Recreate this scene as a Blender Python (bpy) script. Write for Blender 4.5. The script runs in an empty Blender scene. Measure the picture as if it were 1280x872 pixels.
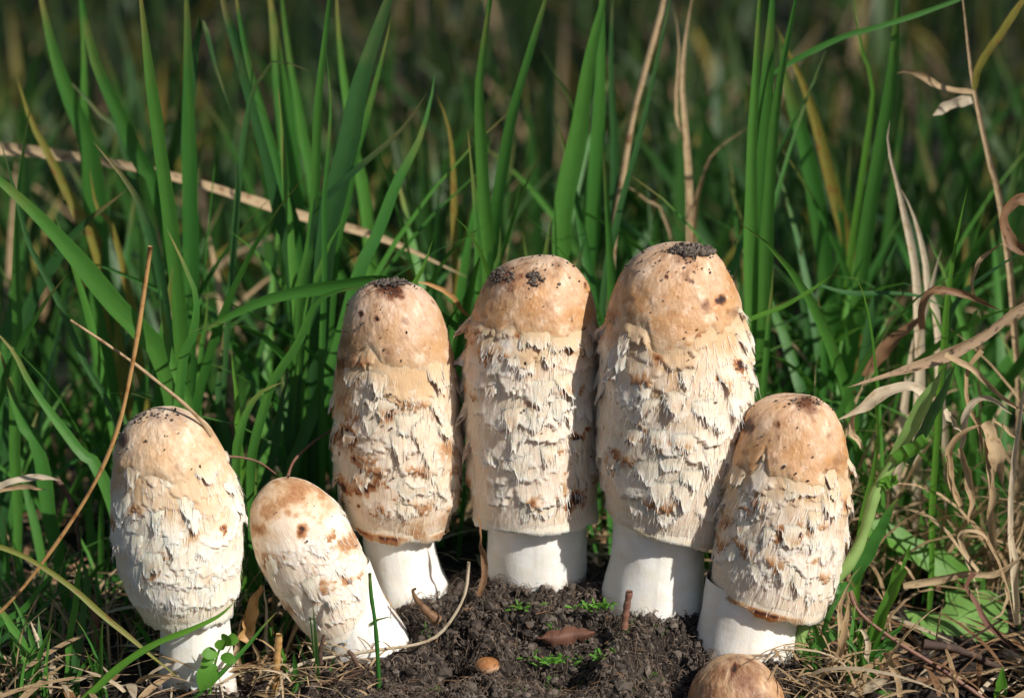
import bpy, math, random
import numpy as np
from mathutils import Vector
R = math.radians
random.seed(7); RNG = np.random.default_rng(11)
SC = bpy.context.scene
COL = SC.collection
# ------------------------------------------------------------------ camera (1 unit = 1 cm)
PITCH, DIST, AIM_Z, LENS = R(15), 98.6, 8.25, 100.0
cam = bpy.data.cameras.new('camera'); camo = bpy.data.objects.new('camera', cam); COL.objects.link(camo)
CP = np.array([0.0, -DIST*math.cos(PITCH), AIM_Z + DIST*math.sin(PITCH)])
camo.location = CP; camo.rotation_euler = (math.pi/2 - PITCH, 0, 0)
cam.lens = LENS; cam.sensor_width = 36.0; cam.clip_start = 1; cam.clip_end = 20000
cam.dof.use_dof = True; cam.dof.focus_distance = 96.0
cam.dof.aperture_fstop = 0.1/1.15          # 0.85 cm wide entrance pupil
cam.dof.aperture_blades = 7
SC.camera = camo
# ------------------------------------------------------------------ light
SUN_AZ, SUN_EL = R(50), R(37)
to_sun = Vector((math.sin(SUN_AZ)*math.cos(SUN_EL), -math.cos(SUN_AZ)*math.cos(SUN_EL), math.sin(SUN_EL)))
W = bpy.data.worlds.new('World'); SC.world = W; W.use_nodes = True
nt = W.node_tree; bg = nt.nodes['Background']
sky = nt.nodes.new('ShaderNodeTexSky'); sky.sky_type = 'NISHITA'; sky.sun_disc = False
sky.sun_elevation = SUN_EL; sky.sun_rotation = math.atan2(to_sun.x, to_sun.y)
nt.links.new(sky.outputs[0], bg.inputs[0]); bg.inputs[1].default_value = 0.065
sl = bpy.data.lights.new('sun', 'SUN'); sl.energy = 5.0; sl.angle = R(0.5); sl.color = (1.0, 0.94, 0.86)
so = bpy.data.objects.new('sun', sl); COL.objects.link(so); so.location = to_sun*200
so.rotation_euler = (-to_sun).to_track_quat('-Z', 'Y').to_euler()
SC.view_settings.view_transform = 'Standard'; SC.view_settings.look = 'None'
SC.view_settings.exposure = 0.1; SC.view_settings.gamma = 1.0
# ------------------------------------------------------------------ measuring helpers
FW = np.array([0, math.cos(PITCH), -math.sin(PITCH)]); UP = np.array([0, math.sin(PITCH), math.cos(PITCH)])
KPX = 1280/36.0*LENS
def at(px, py, Y):
    d = FW*KPX + np.array([1.0,0,0])*(px-640) + UP*(436-py)
    return CP + d*((Y-CP[1])/d[1])
def project(P):
    q = P - CP; z = q@FW
    return 640 + KPX*q[...,0]/z, 436 - KPX*(q@UP)/z
def scale_at(Y): return (DIST*math.cos(PITCH)+Y)/math.cos(PITCH)/KPX     # cm per pixel there
# ------------------------------------------------------------------ noise
def _hash(i, j, k):
    n = (i*73856093) ^ (j*19349663) ^ (k*83492791)
    n = (n ^ (n >> 13))*1274126177 & 0x7fffffff
    n = (n ^ (n >> 16)) & 0xffff
    return n/65535.0
def vnoise(p):
    p = np.asarray(p, float); f = np.floor(p).astype(np.int64); t = p-f; t = t*t*(3-2*t)
    i, j, k = f[...,0], f[...,1], f[...,2]; x, y, z = t[...,0], t[...,1], t[...,2]
    def l(a, b, t): return a+(b-a)*t
    return l(l(l(_hash(i,j,k),_hash(i+1,j,k),x), l(_hash(i,j+1,k),_hash(i+1,j+1,k),x), y),
             l(l(_hash(i,j,k+1),_hash(i+1,j,k+1),x), l(_hash(i,j+1,k+1),_hash(i+1,j+1,k+1),x), y), z)
def fbm(p, o=4):
    p = np.asarray(p, float); a, s, tot = 0.5, 0.0, 0.0
    for q in range(o):
        s = s + a*(vnoise(p*2.0**q + 17.3*q)-0.5); tot += a; a *= 0.5
    return s/tot*2
# ------------------------------------------------------------------ object helpers
def tag(o, label=None, cat=None, group=None, kind=None):
    if label: o['label'] = label
    if cat: o['category'] = cat
    if group: o['group'] = group
    if kind: o['kind'] = kind
    return o
def thing(name, label, cat, loc, group=None):
    o = bpy.data.objects.new(name, None); COL.objects.link(o); o.location = tuple(loc); o.empty_display_size = .3
    return tag(o, label, cat, group)
ROOTLOC = {}
def mesh(name, V, F, mat, parent=None, attrs=None, uv=None, smooth=True):
    """one mesh object; V are world positions, F an (n,3|4) array or list of arrays"""
    V = np.asarray(V, np.float32)
    off = np.zeros(3, np.float32)
    q = parent
    while q is not None: off += np.array(q.location, np.float32); q = q.parent
    if parent is None: off = np.array([V[:,0].mean(), V[:,1].mean(), V[:,2].min()], np.float32)
    V = V - off
    Fs = F if isinstance(F, list) else [F]
    Fs = [np.asarray(f, np.int32) for f in Fs if len(f)]
    loops = np.concatenate([f.ravel() for f in Fs])
    tot = np.concatenate([np.full(len(f), f.shape[1], np.int32) for f in Fs])
    st = np.concatenate([[0], np.cumsum(tot)[:-1]]).astype(np.int32)
    me = bpy.data.meshes.new(name)
    me.vertices.add(len(V)); me.vertices.foreach_set('co', V.ravel())
    me.loops.add(len(loops)); me.loops.foreach_set('vertex_index', loops)
    me.polygons.add(len(tot)); me.polygons.foreach_set('loop_start', st)
    me.polygons.foreach_set('use_smooth', np.full(len(tot), smooth))
    me.update(calc_edges=True)
    if uv is not None:
        l = me.uv_layers.new(name='UVMap'); l.data.foreach_set('uv', np.asarray(uv, np.float32)[loops].ravel())
    for k, a in (attrs or {}).items():
        A = me.attributes.new(k, 'FLOAT', 'POINT'); A.data.foreach_set('value', np.asarray(a, np.float32))
    me.validate()
    me.materials.append(mat)
    o = bpy.data.objects.new(name, me); COL.objects.link(o)
    if parent is not None: o.parent = parent
    else: o.location = tuple(float(v) for v in off)
    return o
def gridfaces(nu, nv, wrap=False, base=0):
    i = np.arange(nu if wrap else nu-1); j = np.arange(nv-1)
    I, J = np.meshgrid(i, j, indexing='ij'); I2 = (I+1) % nu
    return np.stack([I*nv+J, I2*nv+J, I2*nv+J+1, I*nv+J+1], -1).reshape(-1,4)+base
def catmull(P, n):
    P = np.asarray(P, float)
    if len(P) == 2: P = np.array([P[0], P[0]*.67+P[1]*.33, P[0]*.33+P[1]*.67, P[1]])
    Q = np.vstack([2*P[0]-P[1], P, 2*P[-1]-P[-2]])
    d = np.concatenate([[0], np.cumsum(np.linalg.norm(np.diff(P, axis=0), axis=1))]); d /= d[-1]
    t = np.linspace(0, 1, n); k = np.clip(np.searchsorted(d, t, side='right')-1, 0, len(P)-2)
    u = ((t-d[k])/np.maximum(d[k+1]-d[k], 1e-9))[:,None]
    a, b, c, e = Q[k], Q[k+1], Q[k+2], Q[k+3]
    return .5*((2*b)+(-a+c)*u+(2*a-5*b+4*c-e)*u*u+(-a+3*b-3*c+e)*u**3)
# ------------------------------------------------------------------ materials
class NT:
    def __init__(s, name):
        s.m = bpy.data.materials.new(name); s.m.use_nodes = True; s.t = s.m.node_tree
        s.b = s.t.nodes['Principled BSDF']; s.out = s.t.nodes['Material Output']
    def n(s, typ, **kw):
        x = s.t.nodes.new(typ)
        for k, v in kw.items(): setattr(x, k, v)
        return x
    def l(s, a, b): s.t.links.new(a, b)
    def attr(s, name): return s.n('ShaderNodeAttribute', attribute_name=name).outputs['Fac']
    def noise(s, vec, scale, detail=4, rough=.55, vscale=None):
        if vscale is not None:
            mp = s.n('ShaderNodeMapping'); mp.inputs['Scale'].default_value = vscale; s.l(vec, mp.inputs['Vector']); vec = mp.outputs[0]
        x = s.n('ShaderNodeTexNoise'); x.inputs['Scale'].default_value = scale; x.inputs['Detail'].default_value = detail
        x.inputs['Roughness'].default_value = rough; s.l(vec, x.inputs['Vector']); return x.outputs['Fac']
    def ramp(s, fac, a, b, ca=(0,0,0,1), cb=(1,1,1,1)):
        x = s.n('ShaderNodeValToRGB'); e = x.color_ramp.elements
        e[0].position = a; e[0].color = ca; e[1].position = b; e[1].color = cb; s.l(fac, x.inputs[0]); return x.outputs[0]
    def mix(s, fac, a, b, mode='MIX'):
        x = s.n('ShaderNodeMix', data_type='RGBA', blend_type=mode)
        for sock, v in ((x.inputs['Factor'], fac), (x.inputs[6], a), (x.inputs[7], b)):
            if hasattr(v, 'is_linked'): s.l(v, sock)
            else: sock.default_value = v if isinstance(v, (int, float)) else (*v, 1)[:4]
        return x.outputs[2]
    def math(s, op, a, b=0.0):
        x = s.n('ShaderNodeMath', operation=op)
        for sock, v in ((x.inputs[0], a), (x.inputs[1], b)):
            if hasattr(v, 'is_linked'): s.l(v, sock)
            else: sock.default_value = v
        return x.outputs[0]
    def bump(s, h, dist, strength=1.0, prev=None):
        x = s.n('ShaderNodeBump'); x.inputs['Distance'].default_value = dist; x.inputs['Strength'].default_value = strength
        s.l(h, x.inputs['Height'])
        if prev is not None: s.l(prev, x.inputs['Normal'])
        return x.outputs[0]
    def uvn(s): return s.n('ShaderNodeUVMap', uv_map='UVMap').outputs[0]
    def obj(s): return s.n('ShaderNodeTexCoord').outputs['Object']
def cap_mat(name, cream, white, sss=.45, thin=False):
    m = NT(name); uv = m.uvn(); st = m.attr('stain'); tp = m.attr('tip')
    fib = m.noise(uv, 1, 4, .6, (26, 3.2, 1)); blot = m.noise(uv, 1.15, 4, .6); sp = m.noise(uv, 5.5, 3, .6)
    c = m.mix(m.ramp(blot, .35, .7), cream, tuple(v*f for v, f in zip(cream, (.88,.78,.62))))
    c = m.mix(m.math('MULTIPLY', m.ramp(fib, .3, .75), .55), c, white)
    c = m.mix(m.math('MULTIPLY', tp, .75), c, white)
    c = m.mix(m.attr('tan'), c, (.58,.36,.17))
    c = m.mix(m.math('MULTIPLY', m.ramp(sp, .63, .74), .45), c, (.36,.20,.09))
    sw = m.math('MULTIPLY', st, m.math('ADD', .55, m.math('MULTIPLY', sp, .9)))
    c = m.mix(m.ramp(sw, .08, .50), c, (.58,.36,.19)); c = m.mix(m.ramp(sw, .3, .85), c, (.27,.085,.025))
    c = m.mix(m.ramp(sw, .75, 1.25), c, (.045,.018,.012))
    m.l(c, m.b.inputs['Base Color']); m.b.inputs['Roughness'].default_value = .72
    m.b.inputs['Specular IOR Level'].default_value = .3
    nrm = m.bump(fib, .030, .8); nrm = m.bump(m.noise(uv, 7, 4, .7), .016, .6, nrm); m.l(nrm, m.b.inputs['Normal'])
    if thin:
        tr = m.n('ShaderNodeBsdfTranslucent'); m.l(c, tr.inputs[0]); mx = m.n('ShaderNodeMixShader'); mx.inputs[0].default_value = .28
        m.l(m.b.outputs[0], mx.inputs[1]); m.l(tr.outputs[0], mx.inputs[2]); m.l(mx.outputs[0], m.out.inputs[0])
    elif sss:
        m.b.inputs['Subsurface Weight'].default_value = sss; m.b.inputs['Subsurface Radius'].default_value = (1,.55,.3)
        m.b.inputs['Subsurface Scale'].default_value = .32
    return m.m
def skin_mat(name, pale, tan, deep):
    m = NT(name); uv = m.uvn(); st = m.attr('stain'); ed = m.attr('tip')
    big = m.noise(uv, .75, 4, .6); mid = m.noise(uv, 2.2, 5, .65); fine = m.noise(uv, 9, 4, .6); low = m.attr('low')
    g = m.math('ADD', m.math('MULTIPLY', low, .42), m.math('MULTIPLY', big, .9))
    c = m.mix(m.ramp(g, .48, .80), pale, tan)
    c = m.mix(m.math('MULTIPLY', m.ramp(mid, .5, .70), .6), c, deep)
    c = m.mix(m.math('MULTIPLY', m.ramp(m.noise(uv, 1.6, 5, .75, (1,.6,1)), .52, .64), .65), c, tuple(min(1, v*1.15+.1) for v in pale))
    c = m.mix(m.math('MULTIPLY', ed, m.ramp(m.noise(uv, 3, 4, .7), .35, .6)), c, (.78,.66,.48))
    c = m.mix(m.math('MULTIPLY', m.ramp(fine, .66, .74), .5), c, (.16,.06,.025))
    sw = m.math('MULTIPLY', st, m.math('ADD', .5, fine))
    c = m.mix(m.ramp(sw, .1, .7), c, (.16,.055,.02)); c = m.mix(m.ramp(sw, .7, 1.1), c, (.035,.016,.012))
    m.l(c, m.b.inputs['Base Color'])
    rr = m.ramp(mid, .3, .75, (.38,.38,.38,1), (.70,.70,.70,1)); m.l(rr, m.b.inputs['Roughness'])
    m.b.inputs['Specular IOR Level'].default_value = .4
    m.b.inputs['Subsurface Weight'].default_value = .3; m.b.inputs['Subsurface Radius'].default_value = (1,.5,.25)
    m.b.inputs['Subsurface Scale'].default_value = .2
    m.l(m.bump(fine, .025, .8, m.bump(mid, .09, .8)), m.b.inputs['Normal']); m.b.inputs['Coat Weight'].default_value = .06; m.b.inputs['Coat Roughness'].default_value = .25
    return m.m
def stem_mat():
    m = NT('white_stem_flesh'); uv = m.uvn(); st = m.attr('stain')
    fib = m.noise(uv, 1, 4, .6, (16, 1.6, 1)); bl = m.noise(uv, 1.3, 4, .6)
    c = m.mix(m.ramp(bl, .4, .75), (.83,.815,.77), (.74,.68,.57)); c = m.mix(m.math('MULTIPLY', m.ramp(fib, .5, .8), .3), c, (.86,.845,.81))
    sw = m.math('MULTIPLY', st, m.math('ADD', .5, m.noise(uv, 6, 4, .6))); c = m.mix(m.ramp(sw, .15, .9), c, (.30,.17,.08))
    m.l(c, m.b.inputs['Base Color']); m.b.inputs['Roughness'].default_value = .6; m.b.inputs['Specular IOR Level'].default_value = .3
    m.b.inputs['Subsurface Weight'].default_value = .4; m.b.inputs['Subsurface Radius'].default_value = (1,.7,.5); m.b.inputs['Subsurface Scale'].default_value = .25
    m.l(m.bump(m.noise(uv, 7, 4, .65), .02, .6, m.bump(fib, .015, .6)), m.b.inputs['Normal'])
    return m.m
def leaf_mat(name, c1, c2, tr_col, trans=.32, rough=.42, tipcol=None, vein=.5, spots=None):
    m = NT(name); uv = m.uvn(); tint = m.attr('tint'); al = m.attr('along')
    stripe = m.noise(uv, 1, 3, .6, (18, .22, 1)); mott = m.noise(uv, 1.3, 3, .6)
    c = m.mix(tint, c1, c2)
    c = m.mix(m.math('MULTIPLY', m.ramp(stripe, .4, .65), .35), c, tuple(v*1.5 for v in c1))
    c = m.mix(m.math('MULTIPLY', m.ramp(mott, .42, .7), .3), c, tuple(v*.6 for v in c2))
    lon = m.noise(uv, 1, 3, .6, (.5, .16, 1)); c = m.mix(m.math('MULTIPLY', m.ramp(lon, .48, .75), .5), c, (c2[0]*1.25, c2[1]*1.08, c2[2]))
    if tipcol is not None:
        t = m.math('MULTIPLY', m.ramp(al, .80, 1.0), m.ramp(m.noise(m.obj(), .35, 2), .42, .6)); c = m.mix(t, c, tipcol)
        c = m.mix(m.math('MULTIPLY', m.ramp(m.noise(uv, 2.2, 3, .6), .68, .76), .65), c, tuple(v*.8 for v in tipcol))
    if spots is not None: c = m.mix(m.ramp(m.noise(uv, 1.6, 4, .65), .52, .64), c, spots)
    m.l(c, m.b.inputs['Base Color']); m.b.inputs['Roughness'].default_value = rough
    m.b.inputs['Specular IOR Level'].default_value = .35
    nrm = m.bump(stripe, .03, vein); m.l(nrm, m.b.inputs['Normal'])
    tr = m.n('ShaderNodeBsdfTranslucent'); m.l(m.mix(.5, c, tr_col), tr.inputs[0])
    mx = m.n('ShaderNodeMixShader'); mx.inputs[0].default_value = trans
    m.l(m.b.outputs[0], mx.inputs[1]); m.l(tr.outputs[0], mx.inputs[2]); m.l(mx.outputs[0], m.out.inputs[0])
    return m.m
GREEN = leaf_mat('green_grass', (.035,.145,.024), (.095,.265,.04), (.12,.36,.03), tipcol=(.32,.22,.07))
MEADOW = leaf_mat('shaded_meadow_green', (.022,.078,.014), (.038,.115,.02), (.06,.17,.015), trans=.25, tipcol=(.22,.16,.06))  # darker copy of the grass green; background shade put into the colour
FAR = leaf_mat('shaded_far_green', (.03,.075,.018), (.062,.115,.028), (.05,.12,.02), trans=.2, tipcol=(.16,.12,.05))  # distant green kept dark too, carrying background shade in its colour
TEAL = leaf_mat('bluish_green_grass', (.032,.11,.03), (.055,.15,.042), (.07,.2,.03), tipcol=(.3,.22,.09))
LIME = leaf_mat('fresh_green_leaf', (.085,.24,.025), (.12,.30,.035), (.2,.4,.03), trans=.35)
YELLOW = leaf_mat('yellowing_grass', (.18,.21,.03), (.30,.23,.05), (.3,.3,.05), spots=(.25,.11,.03))
STRAW = leaf_mat('dry_straw', (.40,.27,.14), (.50,.38,.23), (.4,.28,.14), trans=.2, rough=.6, spots=(.22,.12,.055))
PALE = leaf_mat('pale_dry_leaf', (.55,.45,.31), (.62,.53,.39), (.5,.4,.25), trans=.22, rough=.6, spots=(.42,.30,.17))
BROWN = leaf_mat('brown_dead_leaf', (.20,.11,.055), (.29,.165,.085), (.25,.1,.03), trans=.18, rough=.55, spots=(.09,.04,.02))
ORANGE = leaf_mat('orange_straw', (.42,.23,.08), (.52,.32,.13), (.45,.22,.05), trans=.12, rough=.4, spots=(.30,.13,.04))
SHOOT = leaf_mat('pale_green_shoot', (.17,.32,.07), (.25,.38,.12), (.25,.4,.08), trans=.15, rough=.5, vein=.8)
TWIG = leaf_mat('dark_twig', (.05,.03,.022), (.10,.055,.035), (.05,.03,.02), trans=.0, rough=.7, vein=1.2, spots=(.16,.10,.07))
REDTWIG = leaf_mat('reddish_twig', (.15,.07,.045), (.21,.105,.07), (.05,.03,.02), trans=.0, rough=.5, vein=.8, spots=(.12,.05,.035))
BANDED = leaf_mat('banded_dead_blade', (.36,.25,.15), (.42,.3,.19), (.3,.2,.1), trans=.12, rough=.65, spots=(.07,.045,.03))
MATS = dict(g=GREEN, t=TEAL, l=LIME, y=YELLOW, s=STRAW, p=PALE, b=BROWN, o=ORANGE, k=TWIG, r=REDTWIG, d=BANDED, h=SHOOT)
def soil_mat(name, a, b, c3):
    m = NT(name); o = m.obj(); n1 = m.noise(o, .9, 6, .65); n2 = m.noise(o, 6, 5, .7); n3 = m.noise(o, 22, 3, .7)
    c = m.mix(m.ramp(n1, .35, .65), a, b); c = m.mix(m.ramp(n2, .52, .72), c, c3); c = m.mix(m.math('MULTIPLY', m.ramp(n3, .55, .7), .5), c, tuple(v*.35 for v in a))
    m.l(c, m.b.inputs['Base Color']); m.b.inputs['Roughness'].default_value = .85; m.b.inputs['Specular IOR Level'].default_value = .25
    m.l(m.bump(n3, .04, 1, m.bump(n2, .12, 1)), m.b.inputs['Normal']); return m.m
def ground_mat():
    m = NT('soil_moss_and_shade'); o = m.obj(); n1 = m.noise(o, .9, 6, .65); n2 = m.noise(o, 6, 5, .7); n3 = m.noise(o, 22, 3, .7)
    a = (.026,.019,.015); c = m.mix(m.ramp(n1, .35, .65), a, (.05,.037,.029)); c = m.mix(m.ramp(n2, .52, .70), c, (.13,.108,.09)); c = m.mix(m.math('MULTIPLY', m.ramp(n3, .55, .7), .5), c, (.012,.009,.007))
    moss = m.math('MULTIPLY', m.attr('moss'), m.ramp(m.noise(o, .12, 5, .6), .35, .55)); c = m.mix(moss, c, (.014,.026,.009))  # moss tint darkened so the ground behind holds painted shade
    m.l(c, m.b.inputs['Base Color']); m.b.inputs['Roughness'].default_value = .85; m.b.inputs['Specular IOR Level'].default_value = .25
    m.l(m.bump(n3, .05, 1, m.bump(n2, .14, 1)), m.b.inputs['Normal']); return m.m
SOIL = ground_mat()
def crumb_mat():
    m = NT('soil_crumb_earth'); t = m.attr('tint'); n2 = m.noise(m.obj(), 14, 4, .7)
    c = m.mix(t, (.020,.014,.011), (.19,.155,.125)); c = m.mix(m.math('MULTIPLY', m.ramp(n2, .45, .7), .6), c, (.03,.02,.016))
    m.l(c, m.b.inputs['Base Color']); m.b.inputs['Roughness'].default_value = .8; m.b.inputs['Specular IOR Level'].default_value = .3
    m.l(m.bump(n2, .03, 1), m.b.inputs['Normal']); return m.m
CRUMB = crumb_mat()
def fibre_mat():
    m = NT('root_fibre'); t = m.attr('tint'); c = m.mix(t, (.06,.036,.022), (.24,.175,.125)); m.l(c, m.b.inputs['Base Color'])
    m.b.inputs['Roughness'].default_value = .7; return m.m
FIBRE = fibre_mat()
WHITE = stem_mat()
# ------------------------------------------------------------------ ground
CTRL = [(670,729,0),(600,735,-.3),(740,735,-.3),(815,757,-1.5),(515,752,-.5),(455,822,-2.4),(932,818,-3),(700,872,-5),(560,860,-4.6),(850,866,-5),
        (238,858,-3.6),(300,872,-3.6),(100,872,-3.6),(1100,850,-3),(1240,855,-3),(20,850,-2),(640,790,-3.0),(740,795,-3.4),(860,815,-4.0),(800,772,-3.5),(670,744,-1.9),(620,740,-1.6),(720,742,-1.6),(850,770,-3.2),(530,763,-1.5),(510,822,-3.9),(450,842,-4.2),(960,834,-5.0),(905,830,-4.6),(215,868,-5.2),(260,868,-5.2),(920,900,-7.4),(870,890,-6.4),(970,890,-6.4)]
GC = np.array([at(*c) for c in CTRL])
def gh(x, y):
    x = np.asarray(x, float); y = np.asarray(y, float)
    num = np.full(x.shape, -3.1*.0016); den = np.full(x.shape, .0016)
    for p in GC:
        w = 1/((x-p[0])**2+(y-p[1])**2+.35)**1.6; num = num+w*p[2]; den = den+w
    return num/den
BASES = [tuple(at(*c)[:2]) for c in [(670,727,0),(813,757,-1.5),(515,750,.2),(470,822,-2.4),(937,818,-3.2),(240,858,-3.6)]]
def ground_z(x, y): return float(gh(np.array([x]), np.array([y]))[0])
def axis(lo, hi, step, far):
    a = list(np.arange(lo, hi+step/2, step)); s = step
    up = [a[-1]]; dn = [a[0]]
    while up[-1] < far: s *= 1.22; up.append(up[-1]+s)
    s = step
    while dn[-1] > -far: s *= 1.22; dn.append(dn[-1]-s)
    return np.array(dn[:0:-1]+a+up[1:])
def soil_detail(x, y):
    p = np.stack([x, y, np.zeros_like(x)], -1)
    near = np.clip(1-np.abs(x)/60, 0, 1)*np.clip(1-np.abs(y)/60, 0, 1)
    rid = 1-np.abs(fbm(p*.95+5, 4)); damp = np.ones_like(x); ring = np.zeros_like(x)
    for bx, by in BASES:
        d = np.hypot(x-bx, y-by); damp = np.minimum(damp, np.clip((d-1.7)/.9, .0, 1)); ring = np.maximum(ring, .30*np.exp(-((d-1.9)/.75)**2))
    return near*(damp*(.75*fbm(p*.6, 3)+.95*(rid-.8))+(.4+.6*damp)*.42*fbm(p*2.6, 3)+ring)+(1-near)*1.2*fbm(p*.03, 3)
def build_ground():
    xs = axis(-16, 16, .11, 6000); ys = axis(-10, 4, .11, 6000)
    X, Y = np.meshgrid(xs, ys, indexing='ij'); Z = gh(X, Y)+soil_detail(X, Y)
    # little dark burrow in front of the middle mushroom
    hx, hy = at(590, 805, -2.9)[:2]; Z -= 1.1*np.exp(-(((X-hx)/.75)**2+((Y-hy)/.5)**2))
    V = np.stack([X, Y, Z], -1).reshape(-1,3)
    o = mesh('ground', V, gridfaces(len(xs), len(ys))[:, ::-1], SOIL, None, {'moss': np.clip((Y-3)/6, 0, 1).ravel()}); tag(o, kind='structure')  # moss mask also places the painted shade behind the mound
build_ground()
def gz(x, y): return gh(x, y)+soil_detail(np.asarray(x, float), np.asarray(y, float))
def stuff(o): return tag(o, kind='stuff')
# icosphere template
_t = (1+5**.5)/2
ICO = np.array([(-1,_t,0),(1,_t,0),(-1,-_t,0),(1,-_t,0),(0,-1,_t),(0,1,_t),(0,-1,-_t),(0,1,-_t),(_t,0,-1),(_t,0,1),(-_t,0,-1),(-_t,0,1)], float)/math.hypot(1,_t)
ICOF = np.array([(0,11,5),(0,5,1),(0,1,7),(0,7,10),(0,10,11),(1,5,9),(5,11,4),(11,10,2),(10,7,6),(7,1,8),(3,9,4),(3,4,2),(3,2,6),(3,6,8),(3,8,9),(4,9,5),(2,4,11),(6,2,10),(8,6,7),(9,8,1)])
def crumbs(name, P, S, mat, tint, parent=None, rng=RNG):
    n = len(P); V = ICO[None]*(S[:,None,None]*(.55+.8*rng.random((n,12,1))))*(.6+.8*rng.random((n,1,3))) + P[:,None,:]
    F = (ICOF[None]+12*np.arange(n)[:,None,None]).reshape(-1,3)
    return mesh(name, V.reshape(-1,3), F, mat, parent, {'tint': np.repeat(tint, 12)}, smooth=False)
def build_soil_stuff():
    n = 21000; x = RNG.uniform(-8.5, 10, n); y = RNG.uniform(-8.5, 2.0, n)
    k = (np.abs(x-1.5)/8.8+ .25*RNG.random(n)) < 1.05; x, y = x[k], y[k]
    s = .024+.095*RNG.random(len(x))**3+.13*(RNG.random(len(x))**12)
    P = np.stack([x, y, gz(x, y)+s*.3], -1)
    stuff(crumbs('soil_crumbs', P, s, CRUMB, RNG.random(len(x))**1.8))
    n = 4200; x = RNG.uniform(-7.5, 9.5, n); y = RNG.uniform(-8, 1.5, n); m = 6
    a = RNG.uniform(0, 2*math.pi, n); L = RNG.uniform(.2, 1.0, n); t = np.linspace(0, 1, m)
    bend = RNG.uniform(-2.4, 2.4, n); ang = a[:,None]+bend[:,None]*t
    dx = np.cumsum(np.cos(ang), 1)*(L/m)[:,None]; dy = np.cumsum(np.sin(ang), 1)*(L/m)[:,None]*.8
    lift = (RNG.uniform(.0,.30,n)[:,None]*np.sin(t*math.pi*RNG.uniform(.4,1.2,n)[:,None]))+RNG.uniform(.01,.12,n)[:,None]
    PX, PY = x[:,None]+dx, y[:,None]+dy; PZ = gz(PX, PY)+lift
    P = np.stack([PX, PY, PZ], -1); w = RNG.uniform(.004,.013,n)
    o3 = np.array([(1,0,0),(-.5,0,.87),(-.5,.0,-.87)])+np.array([(0,.0,0),(0,.6,0),(0,-.6,0)])
    V = P[:,:,None,:]+o3[None,None]*w[:,None,None,None]
    base = (np.arange(n)[:,None,None]*m*3+np.arange(m-1)[None,:,None]*3)
    F = np.stack([base+np.array([0,1,2]), base+np.array([1,2,0]), base+3+np.array([1,2,0]), base+3+np.array([0,1,2])], -1).reshape(-1,4)
    stuff(mesh('root_fibres', V.reshape(-1,3), F, FIBRE, None, {'tint': np.repeat(RNG.random(n), m*3)}))
build_soil_stuff()
# ------------------------------------------------------------------ mushrooms
def outline_profile(pts_l, pts_r, Y, B, tau, closed_top=True, n=170):
    """left and right outline (pixels, top to bottom) -> s, r, c, h in the axis frame of the mushroom"""
    a = np.array([math.sin(tau), 0, math.cos(tau)]); e = np.array([math.cos(tau), 0, -math.sin(tau)])
    def loc(p): q = at(p[0], p[1], Y)-B; return (q@e, q@a)
    L = np.array([loc(p) for p in pts_l]); Rr = np.array([loc(p) for p in pts_r])
    if closed_top:
        chain = catmull(np.vstack([L[::-1], Rr[1:]]), 900); k = int(np.argmax(chain[:,1])); lc, rc = chain[:k+1][::-1], chain[k:]
    else: lc, rc = catmull(L, 400), catmull(Rr, 400)
    top = min(lc[:,1].max(), rc[:,1].max()); bot = (lc[-1,1]+rc[-1,1])/2
    u = np.linspace(0, 1, n); hh = top-(top-bot)*(u**2 if closed_top else u)
    def xs(c):
        h = np.minimum.accumulate(c[:,1]); return np.interp(-hh, -h, c[:,0])
    xl, xr = xs(lc), xs(rc)
    if closed_top: m = chain[k,0]; xl[0] = xr[0] = m
    r = np.maximum((xr-xl)/2, 0); c = (xr+xl)/2
    r[1:] = np.convolve(np.pad(r, 4, mode='edge'), np.ones(9)/9, 'valid')[1:] if not closed_top else r[1:]
    s = np.concatenate([[0], np.cumsum(np.hypot(np.diff(r), np.diff(hh)))])
    return s, r, c, hh
class Surf:
    def __init__(s, prof, B, tau, slant=0.0):
        s.slant = slant
        s.s, s.r, s.c, s.h = prof; s.B = B; s.L = s.s[-1]
        s.a = np.array([math.sin(tau),0,math.cos(tau)]); s.e = np.array([math.cos(tau),0,-math.sin(tau)]); s.f = np.array([0,-1.0,0])
        s.dr = np.gradient(s.r, s.s); s.dh = np.gradient(s.h, s.s)
        ph = np.linspace(-1.5, 1.5, 181); ss = np.linspace(0, s.L, 220); PH, S = np.meshgrid(ph, ss, indexing='ij')
        s.px, s.py = project(s.P(PH, S)); s.PH, s.S = PH, S
    def rad(s, S): return np.interp(S, s.s, s.r)
    def P(s, ph, S, off=0):
        r = np.interp(S, s.s, s.r); c = np.interp(S, s.s, s.c); h = np.interp(S, s.s, s.h)
        dr = np.interp(S, s.s, s.dr); dh = np.interp(S, s.s, s.dh); n = np.hypot(dr, dh)+1e-9; nr, na = -dh/n, dr/n
        rad = s.e*np.sin(ph)[...,None]+s.f*np.cos(ph)[...,None]
        off = np.asarray(off)
        h = h+s.slant*r*np.sin(ph)*np.clip(S/s.L, 0, 1)**4
        return s.B+s.a*(h+na*off)[...,None]+s.e*c[...,None]+rad*(r+nr*off)[...,None]
    def find(s, px, py):
        k = np.argmin((s.px-px)**2+(s.py-py)**2); return s.PH.ravel()[k], s.S.ravel()[k]
def stain_field(surf, P, spots):
    px, py = project(P); st = np.zeros(px.shape)
    front = ((P-surf.B)@surf.f) > -.2
    WN = 1.0*fbm(P*2.6+7, 4)+.6*fbm(P*7+3, 3)
    for (x, y, rad, k) in spots:
        d = np.hypot(px-x, (py-y)*.9)/rad*(1+WN)
        st = np.maximum(st, np.where(front, k*np.clip(1.25-d, 0, 1), 0))
    return st
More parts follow.
